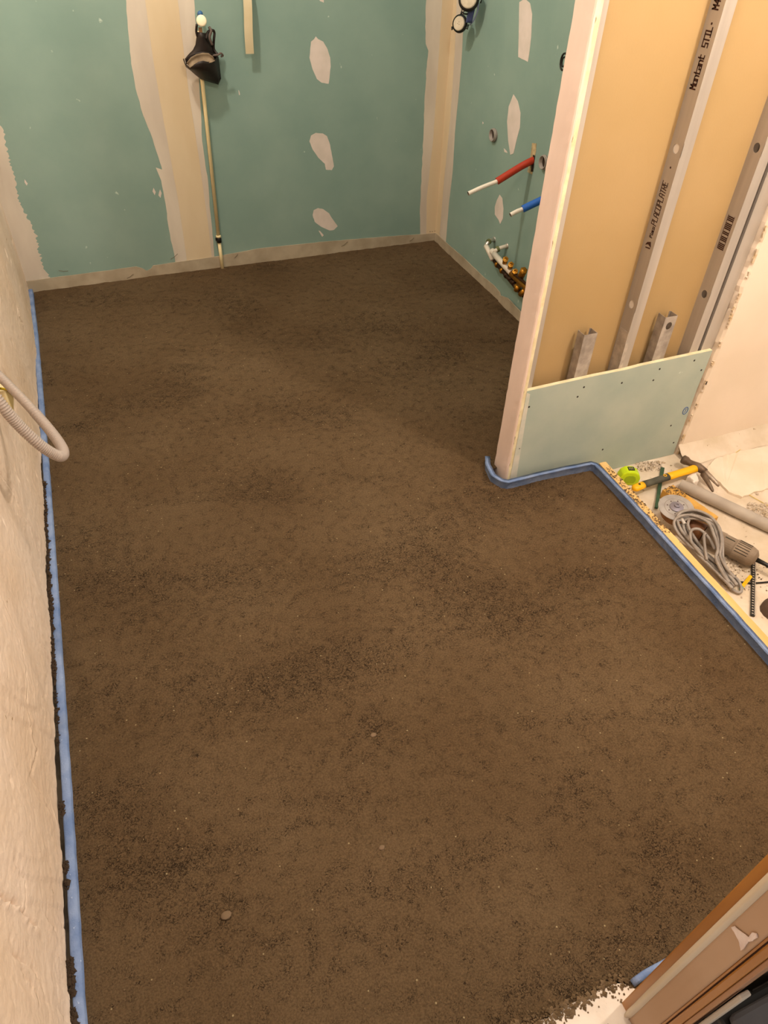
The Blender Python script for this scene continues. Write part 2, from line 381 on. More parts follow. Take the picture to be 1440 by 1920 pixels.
def make_left():
    ys = []; y = -.2
    while y < 3.62: ys.append(y); y += .0042 if .3 < y < 2.3 else .009
    zs = []; z = .012
    while z < .72: zs.append(z); z += .0042
    while z < 1.2: zs.append(z); z += .02
    while z < 2.5: zs.append(z); z += .06
    zs.append(2.5); rows = []
    for z in zs:
        r = []
        for y in ys:
            p = Vector((y, z, 0))
            x = -.355 - max(0, y-3.0)*.03
            x += .0030*noise.noise(p*1.8) + .0009*noise.noise(Vector((y*3+z*9, z*7-y*4, 1))) + .0009*noise.noise(p*28) + .0008*noise.noise(p*60) - .004*max(0, noise.noise(Vector((y*26, z*17, 8)))-.52)/.2
            st = noise.noise(Vector((y*4-z*3, z*11+y*8, 6)))
            e_ = noise.noise(Vector((y*6.0+z*1.2, z*1.5-y*.5, 6))); x += .0010*max(-1, min(1, (e_-.12)/.02)) + .0008*max(-1, min(1, (e_-.38)/.02)) + .0009*max(-1, min(1, (e_+.25)/.02)) + .0009*noise.noise(Vector((y*22+z*6, z*5, 3)))
            for cr, dd, bb in CRACKS:
                if not (bb[0] < y < bb[1] and bb[2] < z < bb[3]): continue
                for a, b in zip(cr, cr[1:]):
                    dist, side = seg_d(y, z, a, b)
                    if dist < .03: x += (-.75 if side > 0 else .35)*dd*math.exp(-(dist/.0075)**2)
            zz = z
            if z < .013: zz = .014 + .009*noise.noise(Vector((y*9, 3, 0))) + .006*noise.noise(Vector((y*40, 3, 0)))
            if y < .2: pass
            r.append(Vector((x, y, zz)))
        rows.append(r)
    # return to a solid: add the wall thickness behind the bottom edge
    back = [Vector((-.42, p.y, p.z)) for p in rows[0]]
    return MB().grid([back]+rows).build('wall_left', PLAST, smooth=True)
struct(make_left(), 'rough cream plastered wall with trowel ridges and cracks')

# ------------------------------------------------------------------ back wall, right wall
A = BWP + Vector((0, 0, 0)); B = BWP + Vector((-2.20, -2.20*.014, 0))
wb = struct(MB().prism([A+Vector((.1, 0, -.1)), B+Vector((0, 0, -.1)), B+Vector((0, 0, 2.5)), A+Vector((.1, 0, 2.5))], -BWN*.07).build('wall_back', TEAL), 'green moisture-resistant plasterboard back wall with filled joints')
A = Vector(RWP); B = RWP + Vector((-.0275*1.966, -1.966, 0))
wr = struct(MB().prism([A+Vector((0, 0, -.1)), B+Vector((0, 0, -.1)), B+Vector((0, 0, 2.5)), A+Vector((0, 0, 2.5))], -RWN*.07).build('wall_right', TEAL), 'green plasterboard right wall with pipe outlets')
def bslab(name, m, px, t=.0015, base=0., step=.012, amp=.0015, s=False): return wall_slab(name, m, wb, px, bw, BWP, BWN, t, base, step, amp, s)
def rslab(name, m, px, t=.0015, base=0., step=.012, amp=.0015, s=False): return wall_slab(name, m, wr, px, rw, RWP, RWN, t, base, step, amp, s)
# left corner filler with ragged edge
o = bslab('filler_band', FILL, [(-20, 190), (0, 235), (8, 255), (16, 290), (27, 335), (36, 375), (50, 405), (60, 425), (68, 440), (72, 470), (78, 485), (82, 505), (92, 515), (95, 545), (60, 560), (30, 480), (-20, 330)], step=.007, amp=.008)
# centre joint
bslab('filler_band', FILL, [(233, -60), (237, 20), (243, 85), (246, 120), (254, 165), (268, 215), (286, 260), (300, 305), (304, 318), (292, 314), (302, 338), (310, 380), (315, 420), (320, 450), (327, 478), (330, 505), (404, 500), (401, 470), (398, 430), (394, 395), (390, 340), (384, 300), (379, 265), (376, 200), (372, 130), (368, 60), (364, 0), (362, -60)], step=.03, amp=.0015)
bslab('joint_tape', TAPE, [(265, -60), (272, 0), (284, 90), (300, 190), (315, 270), (333, 370), (348, 470), (352, 500), (398, 492), (390, 420), (372, 290), (352, 160), (340, 60), (333, 0), (328, -60)], t=.0012, base=.0012, step=.05, amp=.0008)
# corner joint on both walls
bslab('filler_band', FILL, [(800, -80), (799, 0), (797, 50), (798, 82), (803, 95), (800, 125), (796, 180), (794, 250), (790, 330), (787, 400), (788, 448), (824, 443), (842, 120), (858, -80)], step=.03, amp=.002)
bslab('joint_tape', TAPE, [(835, -80), (829, 0), (821, 130), (812, 260), (800, 370), (799, 445), (823, 441), (833, 270), (842, 115), (856, -80)], t=.0012, base=.0012, step=.05, amp=.0008)
rslab('filler_band', FILL, [(845, -80), (833, 120), (822, 300), (813, 441), (836, 455), (838, 430), (842, 380), (849, 320), (853, 250), (859, 190), (865, 120), (869, 50), (872, -80)], step=.04, amp=.0012)
rslab('joint_tape', TAPE, [(846, -80), (834, 120), (823, 300), (814, 441), (824, 447), (833, 340), (845, 220), (853, 100), (857, 0), (860, -80)], t=.0012, base=.0012, step=.05, amp=.0008)
P = [[(583, 78), (589, 73), (592, 68), (596, 73), (606, 78), (614, 92), (619, 108), (620, 125), (616, 157), (603, 155), (594, 148), (586, 130), (580, 108)],
     [(583, 254), (592, 249), (605, 250), (613, 255), (619, 272), (622, 290), (626, 312), (622, 319), (611, 318), (609, 307), (597, 296), (586, 280), (580, 265)],
     [(588, 394), (596, 390), (606, 392), (617, 400), (623, 410), (633, 424), (626, 431), (618, 432), (602, 425), (590, 416), (586, 403)],
     [(597, 432), (600, 433), (607, 441), (604, 444)], [(590, -14), (606, -12), (607, 5), (600, 2)], [(447, 168), (449, 172), (450, 178), (448, 178)], [(288, 352), (292, 360), (290, 366), (286, 359)], [(300, 355), (303, 362), (301, 371), (297, 366)], [(46, 336), (52, 344), (50, 348), (46, 342)]]
for q in P: bslab('filler_patch', FILLW, q, t=.001, step=.015, amp=.0012)
Q = [[(974, 4), (984, -2), (994, 6), (998, 26), (996, 70), (992, 104), (990, 116), (972, 107), (973, 60)], [(963, 177), (971, 190), (976, 212), (975, 240), (969, 262), (963, 288), (957, 290), (953, 262), (951, 228), (954, 200)],
     [(937, 365), (942, 372), (944, 392), (943, 410), (938, 420), (935, 412), (928, 402), (928, 388), (932, 375)], [(905, 228), (907, 231), (905, 233)], [(945, 278), (950, 283), (952, 287), (946, 285)]]
for q in Q: rslab('filler_patch', FILLW, q, t=.001, step=.02, amp=.001)
# foam edge strips
def strip_px(xs, fn, P, N, parent, t=.005, b=None):
    top = [fn(*p) for p in xs]; top = on_plane(top, P, N, .0025)
    top = jag(top, .04, .0012, skip=(len(top)-1,))
    pts = top + [Vector((top[-1].x, top[-1].y, -.02)), Vector((top[0].x, top[0].y, -.02))]
    pts = on_plane(pts, P, N, .0025)
    return MB().prism(pts, N*t).build('edge_strip', FOAMB, parent)
strip_px([(47, 527), (97, 520), (160, 512), (255, 499), (266, 502), (275, 507), (283, 503), (287, 497), (320, 492), (400, 481), (480, 466), (600, 453), (700, 445), (807, 437), (820, 436)], bw, BWP, BWN, wb)
strip_px([(818, 436), (835, 452), (870, 482), (905, 516), (928, 535), (939, 548), (941, 556)], rw, RWP, RWN, wr)
strip_px([(940, 553), (955, 558), (977, 581), (1000, 604), (1030, 635)], rw, RWP+RWN*.004, RWN, wr, t=.006)
# faint tear-off curls and scuffs on the back strip
for a, b in [((320, 486), (333, 476)), ((238, 522), (250, 514)), ((640, 462), (652, 453)), ((768, 452), (776, 446)), ((440, 483), (446, 476)), ((110, 507), (128, 508))]:
    MB().tube([bw(*a, .009), bw((a[0]+b[0])/2, (a[1]+b[1])/2+1, .009), bw(*b, .009)], .0012, 6).build('strip_crease', mat('crease', '6f6450'), wb)
for a in [(806, 434), (810, 434), (815, 433)]:
    MB().lathe([(0, .004), (.002, .004), (.002, 0), (0, 0)], bw(*a, .0), BWN, 8).build('nail_hole', HOLE, wb)

# ------------------------------------------------------------------ partition with open studs
PY0, PY1, PY2, PY3 = 1.546, 1.559, 1.607, 1.620
FZ = -.088
part = thing('partition_wall', 'unfinished stud partition with exposed kraft board and steel studs', 'partition', (1.12, 1.58, 0))
MB().box(1.113, 1.90, PY2, PY3, FZ, 2.5).build('rear_board', AMBER, part)['label'] = 'ochre kraft back of the rear plasterboard'
# end face: plastered, slightly ragged front corner
def end_board():
    rows = []; zs = [FZ + i*.02 for i in range(130)]
    for z in zs:
        j = .0030*noise.noise(Vector((z*30, 1, 0)))+.002*noise.noise(Vector((z*90, 1, 0)))
        rows.append([Vector((1.113, PY3+.002, z)), Vector((1.1075-.0008*noise.noise(Vector((z*12, 0, 2))), PY3+.002+j, z)), Vector((1.107+.001*noise.noise(Vector((z*15, 4, 2))), 1.60, z)), Vector((1.1065+.001*noise.noise(Vector((z*15, 7, 2))), 1.575, z)), Vector((1.107+j*.5, PY0+.001, z)), Vector((1.110+j, PY0-.002, z)), Vector((1.1155+j*1.2, PY0-.0025, z)), Vector((1.1160+j, PY1, z)), Vector((1.113, PY1, z)), Vector((1.113, PY3+.002, z))])
    return MB().grid(rows).build('end_board', mat('pink_filler', 'dcc6b8', .9, c2='d2bcae', nscale=9, bump=.25, bscale=50, spec=.2, stretch=(1, 1, .4)), part)
end_board()['label'] = 'plastered pinkish white end of the partition'
def cut_edge():
    rows = []
    for i in range(640):
        z = FZ + i*.004; j = .0040*noise.noise(Vector((z*22, 1, 9)))+.0030*noise.noise(Vector((z*80, 1, 3)))
        rows.append([Vector((1.1150+j, PY1, z)), Vector((1.1150+j, PY0-.0015, z)), Vector((1.1285+.0006*j, PY0, z)), Vector((1.1285, PY1, z))])
    return MB().grid(rows).build('board_offcut', GYPS, part)
cut_edge()['label'] = 'narrow cream gypsum edge left along the corner'
def channel_mesh(holes, h, z0, wlen=.048, fl=.035, front_web=False, t=.0012):
    """C profile standing upright; web in the y-z plane with real holes, flanges running towards +x"""
    mb = MB(); r = .0112; segs = []
    ztop = h; zc = z0
    def rect(za, zb):
        mb.box(0, t, 0, wlen, za, zb)
    for hz in sorted(holes):
        rect(zc, hz-.018); zc = hz+.018
        # plate with a hole: ring of quads between circle and square
        n = 16; cy = wlen*.5
        circ = [(cy+r*math.cos(2*PI*k/n), hz+r*1.15*math.sin(2*PI*k/n)) for k in range(n)]
        sq = []
        for k in range(n):
            c, s = math.cos(2*PI*k/n), math.sin(2*PI*k/n); m_ = max(abs(c)/(wlen/2), abs(s)/.018); sq.append((cy+c/m_, hz+s/m_))
        # snap corners
        for k in (2, 6, 10, 14): sq[k] = (0 if sq[k][0] < cy else wlen, hz+(.018 if sq[k][1] > hz else -.018))
        vs = [(x_, y_, z_) for x_ in (0, t) for lst in (circ, sq) for (y_, z_) in lst]
        fs = []
        for k in range(n):
            k2 = (k+1) % n
            fs += [(k, k2, n+k2, n+k), (2*n+k, 3*n+k, 3*n+k2, 2*n+k2), (k, 2*n+k, 2*n+k2, k2)]
        mb.add(vs, fs)
    rect(zc, ztop)
    mb.box(t, fl, 0, t, z0, ztop); mb.box(t, fl, wlen-t, wlen, z0, ztop)
    mb.box(fl-t, fl, t, .006, z0, ztop); mb.box(fl-t, fl, wlen-.006, wlen-t, z0, ztop)
    return mb
def place(mb, M):
    mb.v = [M @ v for v in mb.v]; return mb
def stud(x, y, holes, h=2.5, rot=0, z0=FZ, m=GALV, name='metal_stud', **k):
    M = Matrix.Translation((x, y, 0)) @ Matrix.Rotation(rot, 4, 'Z')
    return place(channel_mesh(holes, h, z0, **k), M).build(name, m, part)
stud(1.1165, PY1, [])['label'] = 'steel stud closing the free end'
MB().box(1.13, 1.152, PY1-.0008, PY1, FZ, 2.5).build('stud_flange', GALV, part)
stud(1.478, PY1, [.562, 1.002, 1.60, 2.1])['label'] = 'tall steel stud with printed lettering'
stud(1.764, PY1, [.555, .985, 1.5, 2.0])['label'] = 'tall steel stud beside the plastered wall'
M_ = Matrix.Translation((1.8615, PY1, 0)) @ Matrix.Rotation(PI/2, 4, 'Z')
place(channel_mesh([], 2.5, FZ), M_).build('metal_stud', GALV, part)['label'] = 'steel channel fixed against the plastered wall'
# short offcuts, web to the front
for x, zt, hole, lab in [(1.309, .497, False, 'short steel stud offcut on the left, bare top end'), (1.611, .508, True, 'short steel stud offcut on the right with a round hole')]:
    mb = channel_mesh([zt-.032] if hole else [], zt, FZ)
    M = Matrix.Translation((x+.048, PY1+.001, 0)) @ Matrix.Rotation(PI/2, 4, 'Z')
    o = place(mb, M).build('metal_stud_offcut', mat('galvanised_dusty', 'b4aaa0', .5, .3, c2='8e857c', nscale=30, bump=.15, bscale=60), part); o['label'] = lab
# splice plate at the foot of the lettered stud
MB().box(1.4765, 1.478, PY1-.001, PY2-.006, FZ, .478).build('splice_plate', mat('pale_zinc', 'c2b8ac', .5, .3, c2='a59b90', nscale=40), part)
MB().box(1.4765, 1.490, PY1-.0015, PY1, FZ, .44).build('splice_plate', MATS['pale_zinc'], part)
# lettering on the stud web (faces -x, reads upwards): single-stroke characters, 4 wide, 6 high
GL = {'M': ['0,0 0,6 2,3 4,6 4,0'], 'o': ['0,0 0,4 4,4 4,0 0,0'], 'n': ['0,0 0,4 3,4 4,3 4,0'], 't': ['1,6 1,0 4,0', '0,4 4,4'], 'a': ['0,4 4,4 4,0 0,0 0,2 4,2'], 'l': ['2,6 2,0 4,0'], 'c': ['4,4 0,4 0,0 4,0'],
      'S': ['4,6 0,6 0,3 4,3 4,0 0,0'], 'T': ['0,6 4,6', '2,6 2,0'], 'I': ['0,6 4,6', '2,6 2,0', '0,0 4,0'], 'L': ['0,6 0,0 4,0'], 'P': ['0,0 0,6 4,6 4,3 0,3'], 'A': ['0,0 0,5 1,6 3,6 4,5 4,0', '0,2.6 4,2.6'],
      'C': ['4,6 0,6 0,0 4,0'], 'O': ['0,0 0,6 4,6 4,0 0,0'], 'R': ['0,0 0,6 4,6 4,3 0,3', '1.5,3 4,0'], 'E': ['4,6 0,6 0,0 4,0', '0,3 3,3'], '4': ['3,0 3,6 0,2 4,2'], '8': ['0,0 0,6 4,6 4,0 0,0', '0,3 4,3'], '|': ['1,0 1,6'], ' ': []}
def text(s, origin, size, m, xs=1.0, shear=0, parent=part, name='lettering', wgt=.13):
    """size = capital height; text runs along +z, letter tops towards +y"""
    mb = MB(); u = size/6*xs; v = size/6; x = 0; wd = size*wgt/2; ox, oy, oz = origin
    for ch in s:
        for st in GL[ch]:
            P_ = [tuple(map(float, q.split(','))) for q in st.split()]
            for (ax_, ay_), (bx_, by_) in zip(P_, P_[1:]):
                A_ = Vector((x+(ax_+shear*ay_)*u, ay_*v)); B_ = Vector((x+(bx_+shear*by_)*u, by_*v)); d = (B_-A_).normalized(); n = Vector((-d.y, d.x))*wd; A_ -= d*wd; B_ += d*wd
                mb.prism([(ox, oy+q.y, oz+q.x) for q in (A_+n, B_+n, B_-n, A_-n)], (-.0002, 0, 0))
        x += 5.6*u
    return mb.build(name, m, parent)
X0 = 1.4777
text('Montant', (X0, 1.5755, 1.140), .0190, INK, .60, wgt=.17)
text('STIL', (X0, 1.5755, 1.229), .0190, INK, .60, wgt=.17)
text('M48', (X0, 1.5755, 1.304), .0190, INK, .60, wgt=.17)
text('PLACOPLATRE', (X0, 1.575, .802), .0205, INK, .56, .15, wgt=.11)
text('Placo', (X0, 1.577, .768), .011, INK, .60, wgt=.2)
for z in (.955, 1.276): MB().lathe([(0, .0003), (.0028, .0003), (.0028, 0), (0, 0)], (X0+.0003, 1.583, z), (-1, 0, 0), 12).build('printed_dot', INK, part)
# small logo mark under the word
MB().prism([(X0, 1.570, .742), (X0, 1.584, .747), (X0, 1.596, .742), (X0, 1.590, .752), (X0, 1.576, .757)], (-.0002, 0, 0)).build('printed_logo', INK, part)
MB().prism([(X0, 1.572, .737), (X0, 1.592, .735), (X0, 1.592, .738), (X0, 1.572, .741)], (-.0002, 0, 0)).build('printed_logo', INK, part)
for z in (.562, 1.002): MB().lathe([(0, 0), (.0125, 0), (.0125, .0012), (0, .0012)], (1.4812, PY1+.024, z), (-1, 0, 0), 20).build('pale_hole_disc', mat('pale_disc', 'd8cfc4', .7), part)  # pale disc added behind each of the two lower web holes
# printed block of small type on the right stud: rows of tiny characters
for k, yy in enumerate((1.573, 1.584)):
    text('|||| ||| || |||| |||', (1.7637, yy, .70), .0095, INK, .56, wgt=.38)
MB().box(1.7636, 1.7638, 1.571, 1.5725, .70, .80).build('printed_rule', INK, part); MB().box(1.7636, 1.7638, 1.596, 1.5975, .70, .80).build('printed_rule', INK, part)
# front lower board
fp_ = [(1.1285, .344), (1.25, .347), (1.38, .350), (1.50, .350), (1.545, .353), (1.56, .354), (1.70, .356), (1.852, .3585)]
zb = FZ+.002
pts = [(x, PY0, z) for x, z in fp_] + [(1.852, PY0, .30), (1.849, PY0, .2), (1.853, PY0, .1), (1.856, PY0, -.02), (1.858, PY0, zb), (1.1285, PY0, zb)]
fb = MB().prism(pts, (0, .0128, 0)).build('front_board', GYPS, part); fb['label'] = 'pale green lower board screwed over the studs, cream cut edge on top'
MB().prism([(x, PY0-.0006, z-(.0005)) for (x, y, z) in pts], (0, .0006, 0)).build('board_paper', TEAL2, part)
def face_px(px): return [on(x, y, 1, PY0-.0008) for x, y in px]
MB().prism([Vector((1.1285, PY0-.0007, .338)), Vector((1.142, PY0-.0007, .33)), Vector((1.146, PY0-.0007, .2)), Vector((1.152, PY0-.0007, .05)), Vector((1.158, PY0-.0007, zb)), Vector((1.1285, PY0-.0007, zb))], (0, -.0005, 0)).build('filler_band', mat('thin_filler', 'b9bdb0', .9, c2='cfc9bc', nscale=20), part)
for (x, y) in [(992, 763), (1083, 744), (1095, 726), (1166, 718), (1225, 713), (1237, 692), (1302, 676), (1315, 694), (1258, 798), (1263, 830), (1130, 843), (974, 841)]:
    c = on(x, y, 1, PY0-.0007)
    MB().lathe([(0, .0004), (.0022, .0006), (.0036, .0002), (.0038, 0)], c, (0, -1, 0), 10).build('screw', mat('screw_black', '1b140f', .6), part)
c = on(1285, 770, 1, PY0-.0008)
MB().tube([c+Vector((.0105*math.cos(a*PI/10), 0, .015*math.sin(a*PI/10))) for a in range(20)], .0016, 6, closed=True).build('ink_mark', INKB, part)
MB().tube([c+Vector((-.003, 0, -.008)), c+Vector((.002, 0, -.002)), c+Vector((-.001, 0, .004)), c+Vector((.003, 0, .008))], .0011, 6).build('ink_mark', INKB, part)

# ------------------------------------------------------------------ old plastered wall right of the partition
def pinkwall():
    zs = [FZ-.01+i*.02 for i in range(130)]; xs = [1.0, 1.02, 1.05, 1.1, 1.2, 1.4, 1.8, 2.6]
    rows = []
    for z in zs:
        j = 1.866+.005*noise.noise(Vector((z*9, 2, 0)))+.004*noise.noise(Vector((z*35, 2, 0)))
        r = [Vector((j+.004, PY3+.02, z)), Vector((j, PY1+.004, z)), Vector((j+.004, PY0+.002, z))]
        for k, dx in enumerate((.012, .02, .04, .1, .2, .4, .8, 1.6)):
            r.append(Vector((j*(1 if k < 3 else 0)+(1.866 if k >= 3 else 0)+dx, PY0-.006+.002*noise.noise(Vector((dx*9, 0, z*6))), z)))
        rows.append(r)
    return MB().grid(rows).build('wall_front', PINK, smooth=False)
wp = struct(pinkwall(), 'old pinkish plastered wall with a broken edge'); wp.name = 'wall_side'
# torn render edge
for k in range(26):
    z = -.07 + k*.062 + random.uniform(-.02, .02); h = random.uniform(.015, .045); x = 1.868+random.uniform(-.004, .003)
    pts = [Vector((x+random.uniform(-.002, .002)+.003*abs(math.sin(q*1.7+k)), PY0-.008, z+h*q/6)) for q in range(7)] + [Vector((x+.006+random.uniform(0, .005), PY0-.008, z+h*(6-q)/6)) for q in range(0, 7, 2)]
    MB().prism(pts, (0, .006, 0)).build('plaster_flake', mat('flaked_edge', 'c4a982', .95, c2='dccbb8', nscale=40, bump=.4), wp)

# sloping mortar fillet at the foot of that wall
rows = []
for i in range(60):
    x = 1.862+i*.02; rows.append([Vector((x, PY0-.004, FZ+.048+.004*noise.noise(Vector((x*14, 0, 0))))), Vector((x, PY0-.006, FZ+.045+.004*noise.noise(Vector((x*14, 0, 0))))), Vector((x, PY0-.03+.006*noise.noise(Vector((x*8, 5, 0))), FZ+.022)), Vector((x, PY0-.075+.01*noise.noise(Vector((x*6, 9, 0))), FZ+.001))])
MB().grid(rows).build('mortar_fillet', DUST, wp, smooth=True)

# ------------------------------------------------------------------ right hand floor (lower, dusty)
def low_floor():
    rows = []; nx, ny = 130, 150
    for j in range(ny+1):
        y = .10 + 1.46*j/ny; r = []
        for i in range(nx+1):
            x = 1.42 + 1.6*(i/nx)**1.2; p = Vector((x, y, 0))
            z = FZ + .004*noise.noise(p*5) + .002*noise.noise(p*25) + .0012*noise.noise(p*80)
            q = noise.noise(p*14); d = math.hypot(x-2.05, y-1.02)
            if d < .22: z += .012*max(0, q)*(1-d/.22)
            r.append(Vector((x, y, z)))
        rows.append(r)
    return MB().grid(rows).build('floor_lower', DUST, smooth=True)
struct(low_floor(), 'lower dusty floor with plaster debris')
# threshold slab and corridor floor under the camera
pts = [(-.36, -.6), (1.6, -.6), (1.6, .10), (.62, .13), (.59, .160), (.575, .166), (.50, .168), (.46, .168), (.40, .166), (.3, .15), (-.36, .09)]
th = MB().prism(jag([Vector((x, y, -.03)) for x, y in pts], .02, .002), (0, 0, .033)).build('floor_threshold', mat('threshold_plaster', 'e0d2c2', .9, c2='cfbfae', nscale=20, bump=.3, speck='6d5136', speck_s=60, speck_t=.68))
struct(th, 'whitish doorway threshold')
def pl_th():
    x = random.uniform(.36, .60); y = .166+random.gauss(0, .009); return (x, y, .004)
o = clods('threshold_crumbs', 420, pl_th, .002, .006, CRUMB); o['label'] = 'brown screed crumbs spilled on the threshold edge'; o['category'] = 'crumbs'

# front wall between corridor and room (behind the door frame, seen from inside only)
struct(MB().box(.60, 3.0, .065, .128, -.1, 2.5).build('wall_front', PINK), 'plastered wall around the doorway')

# ------------------------------------------------------------------ perimeter strips and shuttering plank
def ribbon(name, line, t, z0, z1, label, step=.012):
    """foam strip following a floor polyline, left side = line, thickness t to the right"""
    pts = []
    for a, b in zip(line, line[1:]):
        a, b = Vector(a), Vector(b); n = max(1, int((b-a).length/step))
        pts += [a.lerp(b, i/n) for i in range(n)]
    pts.append(Vector(line[-1])); rows = []
    for i, p in enumerate(pts):
        tg = (pts[min(i+1, len(pts)-1)]-pts[max(i-1, 0)]).normalized(); nrm = Vector((tg.y, -tg.x))
        q = Vector((p.x, p.y, 0)); w = .0010*noise.noise(q*25); h = z1 + .0018*noise.noise(q*12+Vector((0, 0, 3)))
        prof = [(-.0+w, z0), (w, h-.004), (.0015+w, h-.001), (.004+w, h), (t-.003+w, h), (t+w, h-.003), (t+w, z0)]
        rows.append([Vector((p.x+nrm.x*d, p.y+nrm.y*d, z)) for d, z in prof])
    g_ = MB().grid(rows); n_ = len(rows[0]); g_.f += [list(range(n_)), [(len(rows)-1)*n_+k for k in range(n_)]]
    o = g_.build(name, BLUEF, smooth=True); return tag(o, label, 'foam strip')
ribbon('foam_strip', [(-.352, .10), (-.351, .5), (-.350, 1.0), (-.350, 1.5), (-.352, 2.0), (-.357, 2.6), (-.363, 3.1), (-.375, 3.555)], .019, -.02, .016, 'long blue foam edge strip along the rough left wall')
ZS = .030
ribbon('foam_strip', [(1.092, 1.640), (1.072, 1.600), (1.062, 1.545), (1.075, 1.510), (1.09, 1.500), (1.20, 1.502), (1.32, 1.498), (1.415, 1.492), (1.428, 1.478), (1.430, 1.44), (1.424, 1.2), (1.415, 1.0), (1.404, .75), (1.396, .6), (1.386, .40)][::-1], -.011, -.02, ZS, 'blue foam edge strip wrapping the partition foot and running along the plank')
ribbon('foam_strip', [(.606, .160), (.63, .163), (.70, .164), (.95, .164), (1.30, .164)], .012, -.02, .020, 'short blue foam strip end beside the door frame')
# white sticker on the strip
c0, c1 = on(1266, 1038, 0, 1.4), on(1284, 1056, 0, 1.4)
st = thing('sticker', 'small white printed label stuck on the blue strip beside the plank', 'label', (1.409, .97, .014))
MB().box(1.4095, 1.4105, .935, 1.005, .004, .0215).build('label_paper', mat('label_white', 'd9d4d0', .6), st)
for k, (y, hh) in enumerate([(.992, .010), (.985, .012), (.980, .008), (.973, .012), (.962, .004), (.955, .005), (.948, .003)]):
    MB().box(1.4088, 1.4096, y-.0015, y+.0012, .008, .008+hh).build('printed_mark', INK, st)
# crumbs stuck behind and on the left strip
def pl_left():
    y = random.choice([random.uniform(1.22, 2.02), random.uniform(1.22, 2.02), random.uniform(1.0, 2.0), random.uniform(.5, .56), random.choice([.86, .73, .70, .47, .46])+random.gauss(0, .006)])
    return (-.350+random.uniform(-.004, .004), y, .018+random.uniform(-.006, .003))
o = clods('strip_crumbs', 1100, pl_left, .003, .008, mat('dark_crumb', '3a2c1e', .95), flat=.8); o['label'] = 'brown crumbs caught between the left foam strip and the plaster'; o['category'] = 'crumbs'

pk = MB()
rows = []
for i in range(90):
    y = .35 + 1.13*i/89; x = 1.441 - (1.478-y)*.045
    w = .028; e = .0015*noise.noise(Vector((y*20, 0, 0)))
    zt = .026+.0015*noise.noise(Vector((y*9, 3, 0)))
    rows.append([Vector((x, y, FZ)), Vector((x, y, zt)), Vector((x+w*.5, y, zt+.001)), Vector((x+w+e, y, zt-.001)), Vector((x+w+e, y, FZ))])
plank = MB().grid(rows)
n0 = len(rows[0]); plank.f += [list(range(n0)), [89*n0+k for k in range(n0)]]
tag(plank.build('plank', PLANK), 'yellow timber shuttering plank on edge along the blue strip', 'plank')
def pl_pk():
    y = random.choice([random.gauss(1.40, .02), random.gauss(1.33, .03), random.gauss(1.25, .02), random.gauss(1.16, .03), random.uniform(1.1, 1.45)]); x = 1.441-(1.478-y)*.045+random.uniform(.002, .026); return (x, y, .028)
o = clods('plank_crumbs', 260, pl_pk, .0016, .0050, CRUMB); o['label'] = 'brown screed crumbs on the far end of the timber plank'; o['category'] = 'crumbs'

# ------------------------------------------------------------------ things on the back wall
def sweep_rect(pts, w, t, wdir, name, m, parent=None):
    rows = []; wd = Vector(wdir).normalized()
    for i, p in enumerate(pts):
        p = Vector(p); tg = (Vector(pts[min(i+1, len(pts)-1)])-Vector(pts[max(i-1, 0)])).normalized(); n = wd.cross(tg).normalized()
        rows.append([p-wd*w/2-n*t/2, p+wd*w/2-n*t/2, p+wd*w/2+n*t/2, p-wd*w/2+n*t/2, p-wd*w/2-n*t/2])
    mb = MB().grid(rows); k = len(rows)*5; mb.f += [[0, 1, 2, 3], [k-5, k-4, k-3, k-2]]
    return mb.build(name, m, parent)
# hanging strip of paper tape
a = [bw(461, -70, .004), bw(463, -20, .03), bw(465, 20, .045), bw(466, 60, .05), bw(468.5, 101, .045)]
o = sweep_rect(smooth_path(a, 6), .036, .0012, (1, 0, 0), 'paper_tape', mat('paper_tape', 'cdc0a0', .8, c2='c3b490', nscale=9))
tag(o, 'beige strip of paper joint tape hanging loose from the green back wall', 'tape')
# thin cream pipe rising from the screed against the wall
pp = thing('plastic_pipe', 'thin cream plastic pipe standing against the back wall', 'pipe', tuple(bw(418, 508, .012)))
base = onp(418, 510, BWP+BWN*.022, BWN); base.z = -.01
j = onp(410, 446, BWP+BWN*.016, BWN); top = onp(379, 150, BWP+BWN*.02, BWN); tt = onp(371, 58, BWP+BWN*.02, BWN)
MB().tube([j, top, tt], .0085, 12).build('tube', CREAMPL, pp, smooth=True)
MB().tube([base, j-Vector((0, 0, .004))], .0085, 12).build('tube', CREAMPL, pp, smooth=True)
ax = (j-base).normalized()
MB().lathe([(.009, -.02), (.0125, -.018), (.0125, .004), (.0105, .006), (.009, .006)], j-ax*.004, ax, 14).build('clamp', BLACKP, pp, smooth=True)
MB().lathe([(.009, 0), (.0125, .001), (.0125, .010), (.009, .011)], j+ax*.002, ax, 14).build('collar', CREAMPL, pp, smooth=True)
MB().box(-.016, -.006, -.006, .006, -.012, 0, Matrix.Translation(j)).build('clamp_lug', BLACKP, pp)
